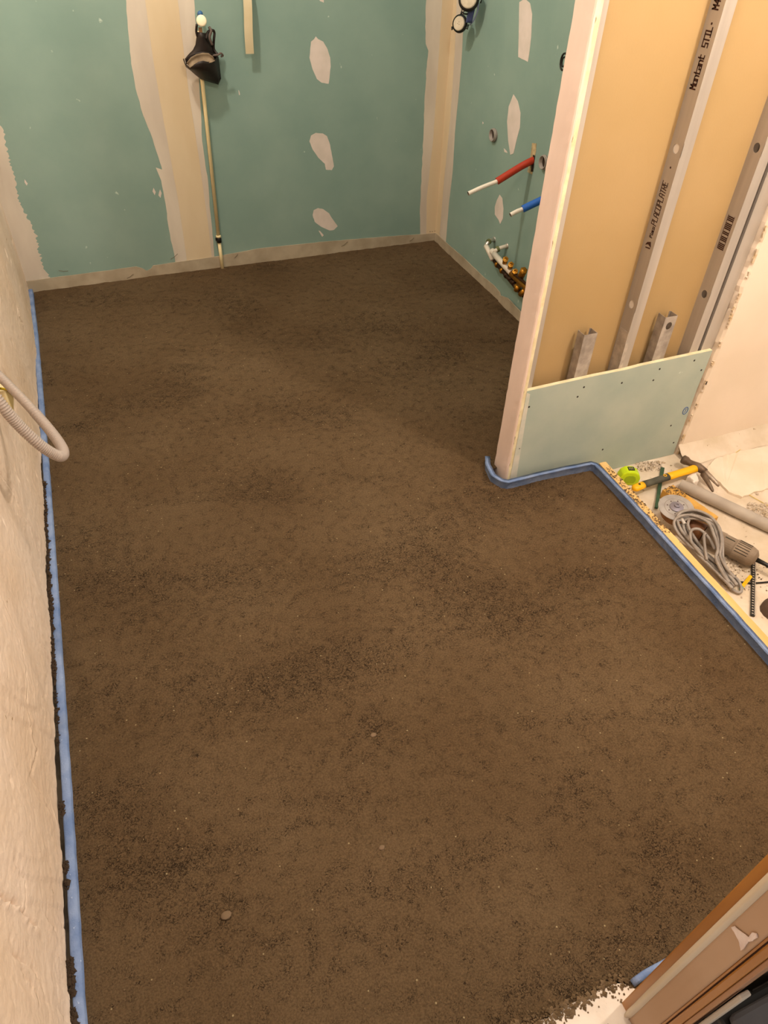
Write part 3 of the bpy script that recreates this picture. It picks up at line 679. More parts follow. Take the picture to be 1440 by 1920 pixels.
# wall plug with round cap
c = onp(378, 39, BWP+BWN*.10, BWN)
wpg = thing('wall_hook', 'round cream end cap on a short stub above the black mask', 'hook', tuple(c+Vector((0, .1, 0))))
dirv = (CAMLOC-c).normalized(); dirv = Vector((dirv.x*.6, dirv.y, dirv.z*.5+.05)).normalized()
MB().lathe([(0, .004), (.013, .0038), (.0185, .002), (.0205, -.001), (.0205, -.006), (.016, -.008), (0, -.008)], c, dirv, 28).build('round_cap', mat('cream_cap', 'f6e8c8', .4), wpg, smooth=True)
MB().tube([c-dirv*.006, bw(380, 42, 0.0)], .006, 12).build('stub', CREAMPL, wpg, smooth=True)
c2 = onp(375, 26, BWP+BWN*.07, BWN)
MB().lathe([(0, .012), (.008, .012), (.0105, .006), (.0105, -.008), (0, -.008)], c2, (0.1, -1, .3), 16).build('blue_plug', mat('blue_plug', '35608f', .5), wpg, smooth=True)
# black mask hanging from it
mk = thing('face_mask', 'black rubbery face mask with tan inside hanging above the cream pipe', 'mask', tuple(bw(380, 100, .06)))
def mp(x, y, off=.06): return onp(x, y, BWP+BWN*off, BWN)
rows = []      # rear panel, curved, from the hook down behind the opening
L_ = [(370, 60, .07), (369, 70, .07), (367, 84, .065), (362, 94, .062), (354, 102, .06), (347, 110, .058), (349, 120, .055)]
R_ = [(385, 62, .07), (391, 72, .066), (396, 84, .06), (401, 92, .058), (404, 102, .055), (405, 110, .052), (404, 118, .05)]
for l, r in zip(L_, R_):
    row = []
    for k in range(9):
        t = k/8; row.append(mp(l[0]+(r[0]-l[0])*t, l[1]+(r[1]-l[1])*t, l[2]+(r[2]-l[2])*t+.022*math.sin(PI*t)))
    rows.append(row)
MB().grid(rows).build('rear_panel', BLACK, mk, smooth=True, solid=.004)
rows = []      # front lobe: bulging pouch from the rim down
top = [(344, 110, .07), (347, 119, .085), (356, 127, .10), (364, 121, .11), (372, 116, .12), (381, 114, .12), (390, 116, .11), (400, 114, .09), (409, 106, .06)]
bot = [(344.5, 113, .06), (349, 125, .055), (357, 131, .05), (366, 139, .045), (377, 148, .04), (384, 150, .04), (396, 154, .04), (409, 158, .04), (414, 147, .045)]
for q in range(9):
    t = q/8; rows.append([mp(a_[0]+(b_[0]-a_[0])*t, a_[1]+(b_[1]-a_[1])*t, a_[2]+(b_[2]-a_[2])*t+.025*math.sin(PI*t)*math.sin(PI*k/8)) for k, (a_, b_) in enumerate(zip(top, bot))])
MB().grid(rows).build('front_lobe', BLACK, mk, smooth=True, solid=.004)
MB().grid([[mp(409, 106, .06), mp(402, 104, .055), mp(398, 110, .055)], [mp(411, 122, .05), mp(405, 124, .05), mp(398, 128, .05)], [mp(414, 147, .045), mp(409, 150, .045), mp(400, 152, .045)]]).build('side_panel', BLACK, mk, solid=.003)
# tan lining seen through the opening
rows = []
for q in range(6):
    t = q/5
    a_ = [(350, 118), (358, 108), (368, 102), (380, 99), (391, 100), (399, 106), (403, 113)]; b_ = [(356, 127), (362, 123), (370, 120), (380, 118), (390, 118), (397, 117), (403, 114)]
    rows.append([mp(x0+(x1-x0)*t, y0+(y1-y0)*t, .104-.012*math.sin(PI*t)+.012*(t-.5)) for (x0, y0), (x1, y1) in zip(a_, b_)])
MB().grid(rows).build('lining', TAN, mk, smooth=True, solid=.002)
MB().tube(smooth_path([mp(348, 112, .075), mp(354, 106, .08), mp(366, 101, .09), mp(382, 98, .095), mp(396, 101, .085), mp(405, 104, .075)], 5), .0025, 8).build('rim', BLACK, mk, smooth=True)
MB().tube(smooth_path([mp(398, 104, .08), mp(408, 103, .085), mp(414, 100, .085), mp(418, 104, .08), mp(414, 106, .08)], 5), .004, 8).build('strap_tab', mat('strap_grey', '5c4f47', .7), mk, smooth=True)
MB().tube(smooth_path([mp(386, 63, .075), mp(387, 72, .085), mp(390, 60, .08), mp(399, 57, .075), mp(402, 62, .07), mp(401, 75, .07), mp(401, 92, .06), mp(408, 102, .07)], 5), .0055, 8).build('strap', BLACK, mk, smooth=True)
MB().tube(smooth_path([mp(392, 51, .075), mp(396, 58, .085), mp(393, 70, .085), mp(398, 84, .08)], 5), .0055, 8).build('strap', MATS['strap_grey'], mk, smooth=True)
MB().tube(smooth_path([mp(369, 46, .09), mp(368, 58, .08), mp(370, 68, .075)], 4), .005, 8).build('strap', BLACK, mk, smooth=True)
# bracket visible between cap and mask
MB().box(-.007, .007, -.003, .003, -.012, .012, Matrix.Translation(mp(376, 58, .08))).build('buckle', mat('buckle', '8f6a48', .5), mk)

# ------------------------------------------------------------------ right wall services
def ringpipe(px, py, lab, r=.0250, ln=.017):
    c = rw(px, py, 0); ax = RWN
    t = thing('drain_pipe', lab, 'pipe', tuple(c))
    MB().lathe([(r-.003, -.03), (r-.003, ln), (r, ln+.001), (r+.001, ln-.002), (r, ln-.005), (r, 0)], c, ax, 28).build('pipe_wall', GREYP, t, smooth=True)
    MB().lathe([(r, ln-.006), (r+.003, ln-.007), (r+.003, ln-.011), (r, ln-.012)], c, ax, 28).build('seal_ring', GREYP, t, smooth=True)
    MB().lathe([(0, .002), (r-.0032, .002)], c, ax, 24).build('pipe_bore', HOLE, t)
    return c
ringpipe(928, 253, 'small grey drain pipe stub in the right wall, nearer the back corner')
ringpipe(1023, 304, 'small grey drain pipe stub beside the red pipe slot')
# slot
sl = [(998, 268), (1006, 269), (1005, 285), (1001, 305), (998, 327), (989, 322), (993, 305), (996, 285)]
rslab('pipe_slot', RAWG, sl, t=.0012, step=.01, amp=.001); rslab('pipe_slot', HOLE, [(1000, 290), (1004, 292), (1000, 322), (996, 322)], t=.0005, base=.0012)
def pexpipe(a, b, c, lab, msleeve, y0, y1, y2, r=.0145, ri=.0085, name='water_pipe'):
    p0 = rw(*a, -.005); p1 = on(*b, 1, y1); p2 = on(*c, 1, y2)
    t = thing(name, lab, 'pipe', tuple(p0))
    mid = p0.lerp(p1, .4)+Vector((0, 0, .004))
    path = smooth_path([p0, p0+Vector((-.03, 0, -.010)), mid, p1], 8)
    MB().tube(path, r, 16, caps=False).build('sleeve', msleeve, t, smooth=True)
    d = (p1-path[-3]).normalized()
    MB().lathe([(r, 0), (ri, 0)], p1, d, 16).build('sleeve_end', msleeve, t)
    inner = smooth_path([p1-d*.03, p1, p1.lerp(p2, .5)+Vector((0, 0, .002)), p2], 5)
    MB().tube(inner, ri, 14, caps=False).build('inner_pipe', WHITEP, t, smooth=True)
    d2 = (p2-inner[-3]).normalized()
    MB().lathe([(ri, 0), (ri-.002, .0005), (ri-.002, -.02), (0, -.02)], p2, d2, 14).build('pipe_mouth', mat('mouth', '6b5c4c', .8), t)
pexpipe((1001, 300), (932, 340), (878, 363), 'red sleeved water pipe with a white inner pipe poking from the right wall', REDP, 2.69, 2.69, 2.69)
pexpipe((1050, 362), (980, 392), (957, 403), 'blue sleeved water pipe with a short white end, below the red pipe', BLUEP, 2.5, 2.48, 2.48)
# manifold
def mf(px, py, off): return rw(px, py, off)
mn = thing('pipe_manifold', 'brass manifold with white pipes mounted low on the right wall', 'manifold', tuple(mf(960, 500, .03)))
WH = mat('white_pipe', 'd8d0c0', .45)
t1 = mf(911, 461, .055); 
MB().tube(smooth_path([mf(927, 449, 0), mf(918, 452, .035), t1], 5), [0.0095]*11, 12).build('elbow', CHROME, mn, smooth=True)
MB().tube([t1, mf(914, 466, .055), mf(924, 487, .055)], .0115, 12).build('white_pipe', WH, mn, smooth=True)
MB().tube([mf(951, 461, 0), mf(938, 465, .03), mf(927, 471, .06)], .009, 12).build('connector', WH, mn, smooth=True)
MB().lathe([(.0075, 0), (.0140, .001), (.0140, .014), (.0075, .015)], mf(936, 466, .034), (mf(927, 471, .06)-mf(951, 461, 0)), 12).build('green_nut', mat('olive_metal', '76794e', .45, .5), mn)
MB().lathe([(.0075, 0), (.0130, .001), (.0130, .012), (.0075, .013)], mf(918, 452, .034), (t1-mf(927, 449, 0)), 12).build('green_nut', MATS['olive_metal'], mn)
for p in [(951, 461), (927, 449)]: MB().lathe([(.013, 0), (.013, .003), (.008, .005)], mf(*p, 0), RWN, 16).build('wall_flange', CHROME, mn, smooth=True)
MB().lathe([(0, .012), (.0145, .012), (.0145, -.012), (0, -.012)], mf(925, 473, .06), (0, -1, 0), 14).build('tee', WH, mn)
MB().tube([mf(926, 476, .062), mf(959, 512, .062)], .0135, 14).build('white_pipe', WH, mn, smooth=True)
MB().tube([mf(959, 512, .06), mf(990, 541, .06), mf(1010, 562, .06)], .0150, 14).build('brass_bar', BRASS, mn, smooth=True)
MB().tube([mf(928, 489, .045), mf(955, 522, .045), mf(968, 538, .045), mf(1000, 572, .045)], .0115, 14).build('dark_bar', mat('dark_bar', '3a2414', .45, .4), mn, smooth=True)
for k, (x, y, m) in enumerate([(933, 496, 'b'), (942, 507, 'b'), (950, 516, 'k'), (958, 523, 'k'), (964, 530, 'k'), (970, 537, 'b'), (985, 548, 'b')]):
    c = mf(x, y, .045); MB().lathe([(0, .008), (.0135, .008), (.0155, 0), (.0135, -.008), (0, -.008)], c, (0, -1, -.4), 10).build('valve_body', BRASS if m == 'b' else MATS['dark_bar'], mn, smooth=True)
for (x0, y0, x1, y1, r) in [(946, 495, 948, 486, .0115), (956, 503, 958, 496, .0115), (966, 517, 966, 509, .0115), (976, 520, 982, 507, .0150)]:
    a_, b_ = mf(x0, y0, .06), mf(x1, y1, .075)
    MB().tube([a_, b_], r, 12).build('brass_outlet', BRASS, mn, smooth=True)
    MB().lathe([(r, 0), (r+.0022, .001), (r+.0022, .006), (r*.6, .007), (r*.6, -.002)], b_-(b_-a_)*.1, b_-a_, 6).build('brass_nut', BRASS, mn)
for (x0, y0, x1, y1) in [(972, 536, 968, 545), (984, 545, 976, 552)]:
    MB().tube([mf(x0, y0, .06), mf(x1, y1, .062)], .0125, 10).build('brass_outlet', BRASS, mn, smooth=True)
MB().tube([mf(962, 512, .075), mf(990, 535, .075)], .005, 8).build('support_rail', MATS['dark_bar'], mn)
# respirator hanging in the corner
rs = thing('respirator', 'blue respirator with two round white filters hanging near the back corner', 'respirator', tuple(rw(868, 20, .05)))
def filt(px, py, off, r, axv):
    c = rw(px, py, off); axv = Vector(axv).normalized()
    MB().lathe([(0, .006), (r*.72, .006), (r*.8, .003), (r*.8, -.010), (0, -.010)], c, axv, 28).build('filter', mat('filter_white', 'cfc3ac', .8, c2='c0b49c', nscale=60), rs, smooth=False)
    MB().lathe([(r*.8, .002), (r, .0), (r*1.04, -.008), (r*.9, -.022), (0, -.024)], c, axv, 28).build('filter_ring', BLACKP, rs, smooth=True)
    for a_ in (0.4, 2.4, 4.5):
        o_ = axv.orthogonal().normalized(); b_ = axv.cross(o_); d_ = o_*math.cos(a_)+b_*math.sin(a_)
        MB().tube([c+d_*r*.9-axv*.004, c+d_*r*1.28-axv*.008, c+d_.lerp(b_, .35).normalized()*r*1.2-axv*.01], .0035, 8).build('clip', BLACKP, rs, smooth=True)
    for a_ in (0, 2.1, 4.2):
        o_ = axv.orthogonal().normalized(); b_ = axv.cross(o_)
        MB().lathe([(0, .0065), (.0014, .0065), (.0014, .005)], c+(o_*math.cos(a_)+b_*math.sin(a_))*.005, axv, 8).build('filter_hole', INK, rs)
filt(879, -2, .08, .043, (-.55, -.85, .35)); filt(861, 44, .08, .034, (-.8, -.55, .2))
rows = []
for q in range(7):
    t = q/6; cpt = rw(888-6*t, 8+34*t, .05); wv = .022-.008*t
    rows.append([cpt+Vector((-.02*math.sin(PI*k/8), -wv+2*wv*k/8, 0)) for k in range(9)])
MB().grid(rows).build('face_piece', mat('blue_rubber', '46507c', .35), rs, smooth=True, solid=.004)
MB().tube(smooth_path([rw(897, 5, .04), rw(895, 22, .04), rw(888, 38, .045), rw(881, 47, .05)], 5), .003, 8).build('seal_rim', mat('blue_pale', '7d86a8', .4), rs, smooth=True)
MB().tube([rw(866, 14, .05), rw(866, 26, .05), rw(864, 33, .05)], .002, 6).build('strap', BLACKP, rs)
# second strap loop behind the partition edge
ls = thing('strap_loop', 'black strap loop peeking out from behind the top of the partition end', 'strap', tuple(rw(1056, 116, .03)))
MB().tube([rw(1057, 116, .035)+Vector((0, .02*math.cos(a*PI/8), .026*math.sin(a*PI/8))) for a in range(16)], .0035, 8, closed=True).build('outer_loop', BLACKP, ls, smooth=True)
MB().tube([rw(1057, 116, .037)+Vector((0, .011*math.cos(a*PI/8), .015*math.sin(a*PI/8))) for a in range(16)], .0030, 8, closed=True).build('inner_loop', BLACKP, ls, smooth=True)

# ------------------------------------------------------------------ conduit loop on the left wall
hz = thing('corrugated_conduit', 'grey corrugated conduit looping out from the left wall', 'conduit', (-.32, 1.8, .5))
path = smooth_path([dp(-60, 625, 1.86), dp(-25, 680, 1.82), dp(10, 716, 1.79), dp(50, 757, 1.75), dp(88, 800, 1.70), dp(112, 832, 1.66), dp(119, 850, 1.62), dp(110, 855, 1.59), dp(80, 838, 1.56), dp(40, 802, 1.52), dp(5, 762, 1.48), dp(-40, 700, 1.44), dp(-80, 620, 1.42)], 44)
rr = [.0118 + .0012*(1 if (i % 4) < 2 else -1)*(1 if (i/len(path) > .36 or i/len(path) < .0) or i/len(path) > .28 else .35) for i in range(len(path))]
MB().tube(path, rr, 14).build('conduit_tube', CONDUIT, hz, smooth=True)
# socket hole with cable stub
bx = thing('wall_socket_box', 'open electrical box with cream rim and yellow cable behind the conduit loop', 'box', tuple(on(10, 740, 0, -.352)))
c = on(4, 742, 0, -.352)
MB().box(-.006, .022, -.045, .045, -.04, .04, Matrix.Translation(c+Vector((.0, -.02, .01)))).build('box_body', mat('ivory_box', 'cdb684', .7, c2='e0cfa0', nscale=20), bx, bevel=.004)
MB().box(.021, .0235, -.034, .034, -.029, .029, Matrix.Translation(c+Vector((.0, -.02, .01)))).build('box_opening', mat('ivory_inner', 'a8915f', .8), bx)
MB().tube(smooth_path([on(-4, 728, 0, -.335), on(14, 731, 0, -.325), on(28, 740, 0, -.32), on(40, 755, 0, -.322)], 6), .0035, 8).build('yellow_cable', mat('yellow_cable', 'c9a812', .5), bx, smooth=True)

# ------------------------------------------------------------------ door frame in the lower right corner
df = bpy.data.objects.new('door_1', None); df.location = (.567, .10, 0); COL.objects.link(df); struct(df, 'varnished wooden door frame partly covered with masking paper')
JX = .567; ZT = 2.1
def jamb(name, y0, y1, x0, x1, m, z0=0.0, **k): return MB().box(x0, x1, y0, y1, z0, ZT).build(name, m, df, **k)
jamb('jamb', .0665, .1365, JX+.0015, JX+.034, OAK, bevel=.002)
# paper bulging along the edge
rows = []
for i in range(106):
    z = .012 + i*.02; row = []
    low = max(0, 1-(z/.16))
    for k in range(15):
        y = .1225 - .0105*k/14*(1.15-.0*low)
        b_ = .0055*math.sin(PI*k/14)*(1+.25*noise.noise(Vector((z*2, 1, 1)))) + .004*low*math.sin(PI*k/14)
        row.append(Vector((JX-.0005-b_, y-.002*low*noise.noise(Vector((z*6, 0, 0))), z)))
    rows.append(row)
MB().grid(rows).build('paper_roll_edge', CREAMP, df, smooth=True, solid=.0006)
rows = []
for i in range(106):
    z = .004 + i*.02; rows.append([Vector((JX-.0004-.0012*abs(noise.noise(Vector((z*3, k*.7, 2)))), .1125-.0355*k/8, z)) for k in range(9)])
MB().grid(rows).build('masking_paper', PAPER, df, smooth=True, solid=.0006)
jamb('stop_bead', .0735, .0765, JX-.002, JX+.004, OAK, bevel=.0008)
jamb('groove', .0722, .0734, JX+.0005, JX+.003, mat('groove', '3a1a08', .8))
jamb('stop_bead', .0608, .0718, JX-.003, JX+.02, OAK, bevel=.0025)
jamb('casing', .054, .0605, JX-.001, JX+.03, mat('casing_wood', '9a7256', .5, c2='a87c50', nscale=10, stretch=(3, 3, .3)), bevel=.0015)
# white scrap of tape stuck on the paper
sc = [(1372, 1738), (1378, 1736), (1384, 1742), (1398, 1752), (1404, 1757), (1411, 1748), (1419, 1750), (1421, 1758), (1412, 1764), (1404, 1765), (1396, 1778), (1390, 1782), (1387, 1766), (1380, 1752)]
MB().prism(jag([on(x, y, 0, JX-.0025) for x, y in sc], .004, .0004), (-.0012, 0, 0)).build('tape_scrap', mat('scrap_white', 'e3d2c8', .5, c2='cfb9ae', nscale=60), df)

# ------------------------------------------------------------------ case standing in the corridor
cs = thing('tool_case', 'dark grey tool case with black rim on the corridor side of the door frame', 'case', (.78, .0, 0))
def hp(px, py, z): return on(px, py, 2, z)
MB().box(.600, 1.05, -.25, .049, .003, .245).build('case_body', CASEG, cs, bevel=.012)
MB().box(.596, 1.055, -.25, .052, .245, .262).build('black_rim', BLACKP, cs, bevel=.004)
MB().box(.604, 1.05, -.25, .040, .262, .285).build('lid', CASEG, cs, bevel=.008)
MB().box(.572, .590, .043, .0505, .003, .40).build('pale_trim', PALE, cs, bevel=.002)
MB().box(.68, .90, .012, .018, .284, .287).build('red_stripe', CASER, cs, bevel=.001)
MB().tube(smooth_path([(.74, -.02, .285), (.75, .0, .31), (.80, .005, .315), (.83, -.01, .285)], 6), .006, 8).build('white_handle', PALE, cs, smooth=True)

# ------------------------------------------------------------------ tools on the lower floor
def fl(px, py, h=0): return on(px, py, 2, FZ+h)
# tape measure
tm = thing('tape_measure', 'lime green tape measure standing by the plank end', 'tape measure', tuple(fl(1176, 900)))
c = fl(1172, 898, .0); u = Vector((.93, -.36, 0)).normalized(); v = Vector((0, 0, 1)); nrm = u.cross(v)
prof = [(-.031, 0), (.022, 0), (.032, .012), (.034, .03), (.026, .048), (.010, .058), (-.014, .058), (-.027, .048), (-.033, .03)]
prof = [(a*1.12, b*1.05) for a, b in prof]
MB().prism([c+u*a+v*b-nrm*.002 for a, b in prof], nrm*.040).build('case_shell', LIME, tm, bevel=.005)
MB().prism([c+u*a*.55+v*(.012+b*.55)+nrm*.038 for a, b in prof], nrm*.0018).build('side_plate', mat('lime_dark', '93ab10', .5), tm)
MB().box(-.010, .013, -.009, .011, 0, .003, Matrix.Translation(c+v*.0600+nrm*.018) @ Matrix.Rotation(-.37, 4, 'Z')).build('black_label', mat('label_black', '1f2010', .5), tm, bevel=.001)
for k in range(3): MB().box(-.007+k*.006, -.004+k*.006, -.005, .007, .003, .0034, Matrix.Translation(c+v*.0600+nrm*.018) @ Matrix.Rotation(-.37, 4, 'Z')).build('label_mark', mat('label_mark', '8a8c60', .6), tm)
MB().box(-.003, .003, -.006, .006, -.0, .006, Matrix.Translation(c-u*.039+nrm*.018)).build('hook_end', STEEL, tm)
# hammer
hm = thing('claw_hammer', 'claw hammer with yellow and black handle lying by the plank', 'hammer', tuple(fl(1250, 900)))
h0 = fl(1187, 917, .045); h1 = fl(1206, 909, .045); h2 = fl(1252, 894, .042); h3 = fl(1308, 877, .038)
def oval(pts, rs, m, name, n=16):
    mb = MB(); pts = [Vector(p) for p in pts]; vs = []
    for i, p in enumerate(pts):
        t = (pts[min(i+1, len(pts)-1)]-pts[max(i-1, 0)]).normalized(); s = t.cross(Vector((0, 0, 1))).normalized(); up = s.cross(t)
        vs.append([p+s*rs[i][0]*math.cos(2*PI*k/n)+up*rs[i][1]*math.sin(2*PI*k/n) for k in range(n+1)])
    mb.grid(vs); L = (n+1); mb.f += [list(range(n)), [(len(pts)-1)*L+k for k in range(n)]]
    return mb.build(name, m, hm, smooth=True)
oval([h0, h0.lerp(h1, .2), h0.lerp(h1, .7), h1], [(.008, .007), (.0155, .012), (.0155, .012), (.0145, .011)], YEL, 'handle_end')
oval([h1, h1.lerp(h2, .3), h1.lerp(h2, .7), h2], [(.0145, .012), (.0130, .0115), (.0135, .0120), (.0150, .012)], GRIP, 'grip')
oval([h2, h2.lerp(h3, .1), h2.lerp(h3, .5), h2.lerp(h3, .95), h3], [(.0150, .012), (.0160, .012), (.0150, .012), (.0165, .013), (.011, .009)], YEL, 'handle_sleeve')
c = h0.lerp(h1, .55)+Vector((0, 0, .012)); MB().lathe([(0, .0012), (.004, .0012), (.0045, 0)], c, (0, 0, 1), 12).build('hang_hole', HOLE, hm)
c = h1.lerp(h2, .85)+Vector((0, 0, .0115)); MB().lathe([(.0038, .001), (.0062, .0014), (.0066, 0)], c, (0, 0, 1), 16).build('ring_mark', YEL, hm)
e0 = fl(1281, 861, .040); e1 = fl(1292, 867, .042); e2 = fl(1308, 875, .042); e3 = fl(1322, 885, .043)
ks = (e3-e0).normalized()
MB().tube([e0, e0.lerp(e1, .5), e1, e1.lerp(e2, .4), e2, e3], [.0165, .0165, .0115, .0125, .016, .013], 16).build('hammer_head', IRON, hm, smooth=True)
for s_, (a_, b_, c_) in enumerate([((1322, 885), (1337, 899), (1348, 912)), ((1318, 889), (1328, 905), (1337, 922))]):
    MB().tube(smooth_path([fl(*a_, .043), fl(*b_, .038), fl(*c_, .026)], 5), [.0105, .010, .0095, .009, .0085, .008, .0075, .007, .006, .005, .003], 10).build('claw', IRON if s_ else mat('claw_worn', '8a7664', .4, .5, c2='b8aa9a', nscale=60), hm, smooth=True)
# green bar
gb0, gb1 = fl(1243, 876, .012), fl(1231, 951, .016)
d = (gb1-gb0).normalized(); s = d.cross(Vector((0, 0, 1))).normalized()
gb = MB()
for_rows = []
o = MB().prism([gb0-s*.0065, gb0+s*.0065, gb1+s*.0055, gb1-s*.0055], Vector((0, 0, -.008))).build('metal_rod', GREEN, bevel=.001)
tag(o, 'slim dark green metal bar lying under the hammer handle', 'bar')
# wood block
w0, w1, w2 = fl(1262, 909, .040), fl(1347, 969, .040), fl(1240, 921, .040)
dv = (w1-w0); sd = Vector((-dv.y, dv.x, 0)).normalized()*-.055
tag(MB().prism(jag([w0, w1, w1+sd, w0+sd], .02, .0012), (0, 0, -.036)).build('wood_block', mat('wood_block', 'bf8f40', .8, c2='cfa150', nscale=8, stretch=(2, 2, 2), bump=.4, speck='7a4d1c', speck_s=40, speck_t=.66)), 'yellowish timber offcut lying behind the grinder disc', 'wood')
def pl_wb():
    t = random.random()*.35; return w0.lerp(w1, t)+sd*random.random()+Vector((0, 0, .002))
o = clods('wood_crumbs', 90, lambda: tuple(pl_wb()), .002, .005, CRUMB); o['label'] = 'brown crumbs on the end of the timber offcut'; o['category'] = 'crumbs'
# large grey pipe
g0, g1 = fl(1276, 908, .022), fl(1500, 1014, .024)
gp = thing('waste_pipe', 'thick grey plastic waste pipe lying on the dusty floor', 'pipe', tuple(g0))
MB().tube([g0, g0.lerp(g1, .12), g1], [.019, .021, .021], 24, caps=False).build('pipe_body', mat('waste_grey', '9f9488', .6, c2='b0a598', nscale=10, bump=.1), gp, smooth=True)
MB().lathe([(0, -.004), (.0195, -.004)], g0+(g1-g0).normalized()*.006, (g1-g0), 20).build('pipe_bore', HOLE, gp)
tag(MB().prism(jag([fl(1283, 905, .0), fl(1292, 898, 0), fl(1303, 903, 0), fl(1306, 912, 0), fl(1296, 917, 0)], .01, .002), (0, 0, .03)).build('plaster_lump', mat('white_lump', 'eae0d4', .9, c2='ddd0c2', nscale=20, bump=.5), bevel=.004), 'white lump of plaster at the end of the grey waste pipe', 'plaster lump')
# angle grinder
ag = thing('angle_grinder', 'dusty angle grinder with a grey cutting disc lying beside the plank', 'grinder', tuple(fl(1330, 990)))
dc = fl(1268, 952, .088); dax = Vector((-.10, -.10, 1)).normalized()
MB().lathe([(0, .002), (.052, .002), (.0575, .0012), (.0575, -.0012), (.052, -.002), (0, -.002)], dc, dax, 48).build('cutting_disc', DISC, ag)
MB().lathe([(.036, .0024), (.0375, .0030), (.039, .0024)], dc, dax, 40).build('disc_groove', GREYP, ag, smooth=True)
for k in range(8):
    a = 2*PI*k/8; o_ = dax.orthogonal().normalized(); b_ = dax.cross(o_)
    MB().lathe([(0, .0023), (.0022, .0023), (.0024, .0018)], dc+(o_*math.cos(a)+b_*math.sin(a))*.029, dax, 8).build('disc_hole', INK, ag)
MB().lathe([(.021, .002), (.022, .004), (.022, .006), (.014, .008), (.009, .009), (.009, .014), (.004, .015), (.004, .012), (0, .012)], dc, dax, 24).build('flange_nut', mat('flange', '8d8892', .4, .5), ag, smooth=False)
gdir = (fl(1400, 1036, .035)-fl(1300, 985, .035)).normalized()
guard = [(.050, -.004), (.053, -.006), (.053, -.026), (.049, -.028), (0, -.028)]
MB().lathe(guard, dc+Vector((.004, -.010, 0)), dax, 40).build('guard', GEARB, ag, smooth=False)
# gear head, body
hb = fl(1300, 990, .040)
MB().lathe([(0, -.036), (.02, -.036), (.031, -.030), (.033, 0), (.032, .02), (.030, .036), (0, .036)], hb, gdir, 20).build('gear_head', mat('gear_head', '8a5c2c', .5, .3, c2='6b4428', nscale=14), ag, smooth=True)
b0 = fl(1322, 1000, .040); b1 = fl(1424, 1040, .040)
L = (b1-b0).length
MB().lathe([(0, 0), (.029, 0), (.031, .01), (.0315, L*.35), (.030, L*.36), (.030, L*.55), (.0325, L*.58), (.0325, L*.86), (.028, L*.95), (.015, L), (0, L)], b0, gdir, 28).build('motor_body', TOOLG, ag, smooth=False)
# ventilation ribs on the motor end
o_ = Vector((0, 0, 1)); s_ = gdir.cross(o_).normalized()
for k in range(9):
    a = -1.15+k*.28; rdir = s_*math.sin(a)*-1*-1 + o_*math.cos(a)
    p = b0 + gdir*(L*.60) + rdir*.0322
    MB().tube([p, p+gdir*L*.24], .0013, 6).build('vent_slot', mat('vent_dark', '2a2018', .8), ag)
for k, (f0, f1) in enumerate([(.12, .30), (.36, .54)]):
    MB().tube([b0+gdir*L*f0+o_*.0305+s_*.006, b0+gdir*L*f1+o_*.0305+s_*.006], .0016, 6).build('moulded_line', GRIP, ag)
MB().tube([b0+gdir*(L-.004), b0+gdir*(L+.03), b0+gdir*(L+.09)+Vector((0, 0, -.012))], [.008, .0065, .006], 10).build('cord_sleeve', BLACKP, ag, smooth=True)
# coiled mains cord
cc = thing('power_cord', 'coiled grey power cord lying over the grinder', 'cord', tuple(fl(1330, 1040)))
def loop(px, h, r=.0047, closed=False):
    pts = smooth_path([fl(x, y, hh) for (x, y), hh in zip(px, h)], 8)
    return MB().tube(pts, r, 8, closed=closed).build('cord_loop', CORD, cc, smooth=True)
B_ = [(1378, 1100), (1350, 1070), (1310, 1035), (1278, 1000), (1268, 975), (1280, 962), (1305, 962), (1332, 975), (1345, 1000), (1350, 1025), (1348, 1045), (1358, 1070), (1372, 1088)]
hs = [.010, .016, .03, .05, .065, .078, .085, .085, .083, .07, .055, .03, .012]
for k, (dx, dy, sx) in enumerate([(0, 0, 1), (5, 3, .94), (8, -1, .9), (4, 7, .86), (-2, -3, 1.03), (12, 2, .8), (-5, 4, .97), (3, -4, 1.0)]):
    pts = [((x-1322)*sx+1322+dx+random.uniform(-2, 2), (y-1020)*(sx*.5+.5)+1020+dy+random.uniform(-2, 2)) for x, y in B_]
    loop(pts, [h+.003*k+random.uniform(0, .003) for h in hs])
loop([(1340, 1030), (1330, 1010), (1312, 993), (1296, 995), (1296, 1015), (1310, 1035), (1330, 1055), (1348, 1072)], [.07, .085, .092, .092, .085, .06, .04, .03])
loop([(1325, 1050), (1322, 1030), (1320, 1005), (1324, 1000)], [.05, .07, .09, .095])
loop([(1354, 1060), (1370, 1075), (1385, 1090), (1390, 1105), (1386, 1111), (1374, 1106), (1362, 1092), (1352, 1078)], [.025, .018, .014, .012, .010, .010, .012, .016])
MB().lathe([(.0050, -.012), (.0055, -.012), (.0055, .012), (.0050, .012)], fl(1281, 978, .082), Vector((.2, 1, .1)), 10).build('cord_tag', mat('tag_white', 'c9c2ba', .5), cc)
# thin black cable
o = MB().tube(smooth_path([fl(1352, 1066, .006), fl(1372, 1085, .005), fl(1395, 1092, .005), fl(1420, 1093, .005), (fl(1480, 1087, .005))], 8), .0028, 8).build('thin_cable', BLACKP, smooth=True)
tag(o, 'thin black cable running right across the dusty floor below the grinder', 'cable')
